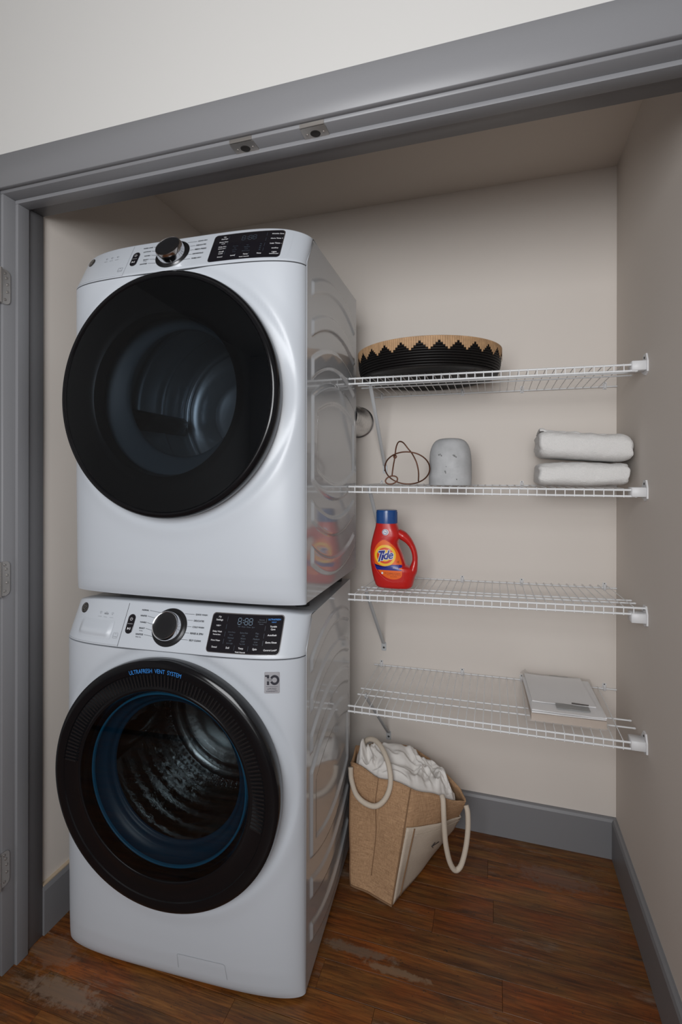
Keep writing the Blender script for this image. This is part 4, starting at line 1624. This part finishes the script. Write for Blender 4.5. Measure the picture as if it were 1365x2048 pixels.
# ------------------------------------------------------------------ bagged papers on the bottom shelf
Z4 = shz(SH[3], .66, .58) + .0054
pk = thing('bagged_papers', 'stack of white papers in a clear plastic bag on the bottom shelf', 'papers', (.668, .590, Z4))


def sheet(x0, x1, y0, y1, z, rot, sag, seed, nx=16, ny=12, t=.0):
    V = []
    for i in range(nx):
        for j in range(ny):
            u, v = i / (nx - 1), j / (ny - 1)
            x, y = x0 + (x1 - x0) * u, y0 + (y1 - y0) * v
            zz = z + sag * (2 * u - 1) ** 2 + .0015 * noise.noise(Vector((u * 3, v * 3, seed))) + t * v
            V.append((x * cos(rot) - y * sin(rot), x * sin(rot) + y * cos(rot), zz))
    return V, grid_f(nx, ny)


def slab(x0, x1, y0, y1, z0, z1, rot, seed, sag=0.0):
    a = sheet(x0, x1, y0, y1, z1, rot, sag, seed)
    b = sheet(x0, x1, y0, y1, z0, rot, sag * .2, seed)
    nx, ny = 16, 12
    n = nx * ny
    V = a[0] + b[0]
    Fc = list(a[1]) + [tuple(i + n for i in f[::-1]) for f in a[1]]
    bd = [i * ny for i in range(nx)] + [(nx - 1) * ny + j for j in range(1, ny)] + [i * ny + ny - 1 for i in range(nx - 2, -1, -1)] + [j for j in range(ny - 2, 0, -1)]
    for k in range(len(bd)):
        p, q = bd[k], bd[(k + 1) % len(bd)]
        Fc.append((p, p + n, q + n, q))
    return V, Fc


mesh_obj('folder', *slab(-.104, .104, -.145, .140, .0012, .024, .03, 2), M['paperkraft'], pk, auto=50)
mesh_obj('paper', *slab(-.106, .100, -.146, .134, .0262, .0285, .05, 3, .0015), M['paper'], pk, auto=50)
mesh_obj('paper', *slab(-.100, .106, -.142, .138, .0305, .0322, .02, 5, .002), M['paper'], pk, auto=50)
mesh_obj('paper', *slab(-.098, .086, -.085, .146, .0348, .0362, .05, 8, .003), M['paper'], pk, auto=50)
mesh_obj('card', *slab(-.028, .066, -.118, -.080, .0345, .0365, .03, 4, .0), M['card'], pk, auto=50)
mesh_obj('card', *slab(-.012, .050, .146, .162, .0305, .0330, .05, 4, .0), M['card'], pk, auto=50)
mesh_obj('pen', *tube_vf([(.022, -.078, .0400), (.070, -.077, .0385)], .0022, 8), M['stitch'], pk)
# the bag: loose film round the stack, flap standing up at the left
nxb, nyb = 34, 26
V = []
for i in range(nxb):
    for j in range(nyb):
        u, v = i / (nxb - 1), j / (nyb - 1)
        x, y = -.118 + .236 * u + .008 * noise.noise(Vector((v * 4, 1, u))), -.158 + .315 * v
        e = min(u, 1 - u, v, 1 - v) * 1.0
        z = .0035 + .0415 * smooth01(0, .065, e) + .0022 * noise.noise(Vector((u * 11, v * 9, 2))) * smooth01(0.02, .1, e)
        if u < .12:
            z += .030 * smooth01(.12, 0, u) * smooth01(.35, .9, v)
        V.append((x, y, max(z, .0010)))
mesh_obj('plastic_bag', V, grid_f(nxb, nyb), M['polybag'], pk)

# ------------------------------------------------------------------ jute bag with laundry
bagO = Vector((.15, .50, 0.0))
bag = thing('jute_tote_bag', 'brown jute tote bag with cream canvas pocket and rope handles beside the washer', 'bag', bagO)
RIM = [(-.004, .455, .360), (.097, .419, .346), (.206, .406, .340), (.296, .450, .300), (.371, .515, .258), (.354, .556, .276), (.232, .660, .312), (.129, .668, .338), (.036, .610, .352), (-.014, .555, .362)]
BAS = [(.016, .376, .003), (.078, .362, .003), (.158, .334, .003), (.220, .500, .003), (.283, .668, .003), (.262, .690, .003), (.220, .712, .003), (.175, .720, .003), (.125, .690, .003), (.062, .520, .003)]
SUB = 6
NB = len(RIM)
ROWS = 22


def bagpt(s, t):
    """s runs round the corners (0..NB), t from base to rim"""
    i = int(math.floor(s)) % NB
    fr = s - math.floor(s)
    j = (i + 1) % NB
    b = Vector(BAS[i]).lerp(Vector(BAS[j]), fr)
    r = Vector(RIM[i]).lerp(Vector(RIM[j]), fr)
    p = b.lerp(r, t)
    c = (sum((Vector(q) for q in BAS), Vector()) / NB).lerp(sum((Vector(q) for q in RIM), Vector()) / NB, t)
    out = (p - c)
    out.z = 0
    out.normalize()
    d = abs(((s - 1 + NB / 2) % NB) - NB / 2)          # distance from the fold of the narrow side
    p -= out * .018 * max(0, 1 - d) * sin(pi * min(1, t * 1.25)) ** .7
    bul = .010 * sin(pi * t) * (1 if 2 < s < 4 else .4)
    p += out * bul
    p += out * .005 * noise.noise(Vector((s * 1.3, t * 4, 3.3)))
    if t > .97:
        p.z += .004 * sin(s * 5)
    return p


V, Fc = [], []
NS = NB * SUB
for i in range(NS):
    for j in range(ROWS):
        V.append(bagpt(i / SUB, j / (ROWS - 1)) - bagO)
for i in range(NS):
    for j in range(ROWS - 1):
        a, b = i * ROWS + j, ((i + 1) % NS) * ROWS + j
        Fc.append((a, b, b + 1, a + 1))
Fc.append(tuple(i * ROWS for i in range(NS))[::-1])
o = mesh_obj('bag_body', V, Fc, M['jute'], bag, auto=45)
md = o.modifiers.new('cloth', 'SOLIDIFY')
md.thickness = .003
md.offset = -1


def bagline(pts, r, nm, m, off=.001):
    P = []
    c0 = Vector((.16, .53, 0))
    for s, t in pts:
        p = bagpt(s, t)
        d = p - c0
        d.z = 0
        P.append(p + d.normalized() * off - bagO)
    return mesh_obj(nm, *tube_vf(P, r, 6), m, bag)


bagline([(2.0, k / 20) for k in range(21)], .0022, 'corner_seam', M['seamjute'])
bagline([(1.0, .14 + .86 * k / 20) for k in range(21)], .0016, 'fold_seam', M['seamjute'])
bagline([(0.0, k / 20) for k in range(21)], .0022, 'corner_seam', M['seamjute'])
bagline([(2.0 - 2.0 * k / 20, .004) for k in range(21)], .0030, 'base_seam', M['seamjute'])
bagline([(10 - 10 * k / 120, .995) for k in range(121)], .0022, 'rim_hem', M['jute'], 0)
# canvas pocket over the long side
V = []
np_, nr = 28, 18
TP = .68
for i in range(np_):
    s = 2.06 + 2.45 * i / (np_ - 1)
    for j in range(nr):
        t = .006 + (TP - .006) * j / (nr - 1)
        p = bagpt(s, t)
        d = p - Vector((.16, .53, 0))
        d.z = 0
        V.append(p + d.normalized() * (.0045 + .003 * noise.noise(Vector((s * 2, t * 5, 9)))) - bagO)
o = mesh_obj('canvas_pocket', V, grid_f(np_, nr), M['canvas'], bag)
md = o.modifiers.new('cloth', 'SOLIDIFY')
md.thickness = .002


def pkt(s, t, off=.0085):
    p = bagpt(s, t)
    d = p - Vector((.16, .53, 0))
    d.z = 0
    return p + d.normalized() * off - bagO


mesh_obj('pocket_piping', *tube_vf([pkt(2.30, .02 + (TP - .03) * k / 16, .007) for k in range(17)], .0024, 6), M['seamjute'], o)
mesh_obj('pocket_hem', *tube_vf([pkt(2.34 + 2.1 * k / 24, TP - .075, .0072) for k in range(25)], .0007, 5), M['rope'], o)
ar = [tube_vf([pkt(3.02, .385), pkt(3.12, .388), pkt(3.26, .385)], .0012, 6), tube_vf([pkt(3.10, .425), pkt(3.02, .385), pkt(3.09, .350)], .0012, 6)]
mesh_obj('arrow_mark', *merge(ar), M['stitch'], o)
# handles
h1 = [(-.002, .437, .352), (.003, .430, .315), (.026, .405, .285), (.060, .392, .270), (.098, .386, .272), (.128, .392, .300), (.140, .410, .340), (.128, .440, .380), (.100, .480, .405), (.066, .520, .412), (.034, .545, .400), (.014, .556, .375), (.004, .558, .345), (.002, .556, .32)]
mesh_obj('rope_handle', *tube_vf([Vector(p) - bagO for p in spline(h1, 6)], .0085, 12), M['rope'], bag)
h2 = [(.300, .452, .305), (.3045, .441, .296), (.307, .434, .262), (.309, .440, .210), (.313, .450, .150), (.324, .462, .090), (.340, .474, .058), (.358, .484, .070), (.372, .494, .120), (.379, .502, .180), (.378, .510, .228), (.372, .518, .248)]
mesh_obj('rope_handle', *tube_vf([Vector(p) - bagO for p in spline(h2, 6)], .0085, 12), M['rope'], bag)

# laundry heaped in the bag
la = thing('laundry', 'heap of crumpled white linens filling the jute bag', 'laundry', bagO)
nu, nv = 120, 84
V = []
FA = [(-.004 + .012, .462, .352), (.100, .432, .335), (.204, .422, .325), (.290, .462, .286), (.338, .520, .262)]
FB = [(-.002, .552, .356), (.040, .598, .340), (.128, .652, .326), (.228, .644, .300), (.332, .552, .274)]


def along(T, u):
    k = min(int(u * 4), 3)
    return Vector(T[k]).lerp(Vector(T[k + 1]), u * 4 - k)


for i in range(nu):
    u = i / (nu - 1)
    for j in range(nv):
        v = j / (nv - 1)
        p = along(FA, u).lerp(along(FB, u), .03 + .94 * v)
        e = min(u * 1.6, (1 - u) * 1.6, v, 1 - v)
        rise = smooth01(0, .20, e)
        q = Vector((u * 4.6, v * 2.8, 1.7))
        wv = Vector((noise.noise(q * .8), noise.noise(q * .8 + Vector((5, 0, 0))), 0))
        q2 = q + wv * 1.1
        rid = 1 - abs(noise.noise(q2 * 1.0)) * 2.6
        rid2 = 1 - abs(noise.noise(q2 * 2.1 + Vector((3, 3, 0)))) * 2.6
        rid3 = 1 - abs(noise.noise(q2 * 4.4 + Vector((9, 1, 0)))) * 2.4
        p.z += rise * (.006 + .020 * rid + .0105 * rid2 + .0028 * rid3 + .024 * noise.noise(q * .55))
        p.z += .050 * math.exp(-((u - .05) / .10) ** 2 - ((v - .50) / .40) ** 2)
        p.z += .040 * math.exp(-((u - .42) / .16) ** 2 - ((v - .62) / .35) ** 2)
        p.z += .016 * math.exp(-((u - .86) / .10) ** 2 - ((v - .50) / .35) ** 2)
        p.x += rise * .010 * wv.x
        p.y += rise * .010 * wv.y
        p.z -= (.034 - .020 * u) * (1 - smooth01(0, .10, e))
        V.append(p - bagO)
mesh_obj('crumpled_cloth', V, grid_f(nu, nv), M['linen'], la)
# small flat print and lettering cannot be picked apart letter by letter
for o in list(COL.objects):
    n = o.name.split('.')[0]
    if n.endswith('lettering') or n in ('certification_marks', 'button_icons', 'monogram', 'digits', 'fine_print', 'word', 'word_outline'):
        o['kind'] = 'stuff'
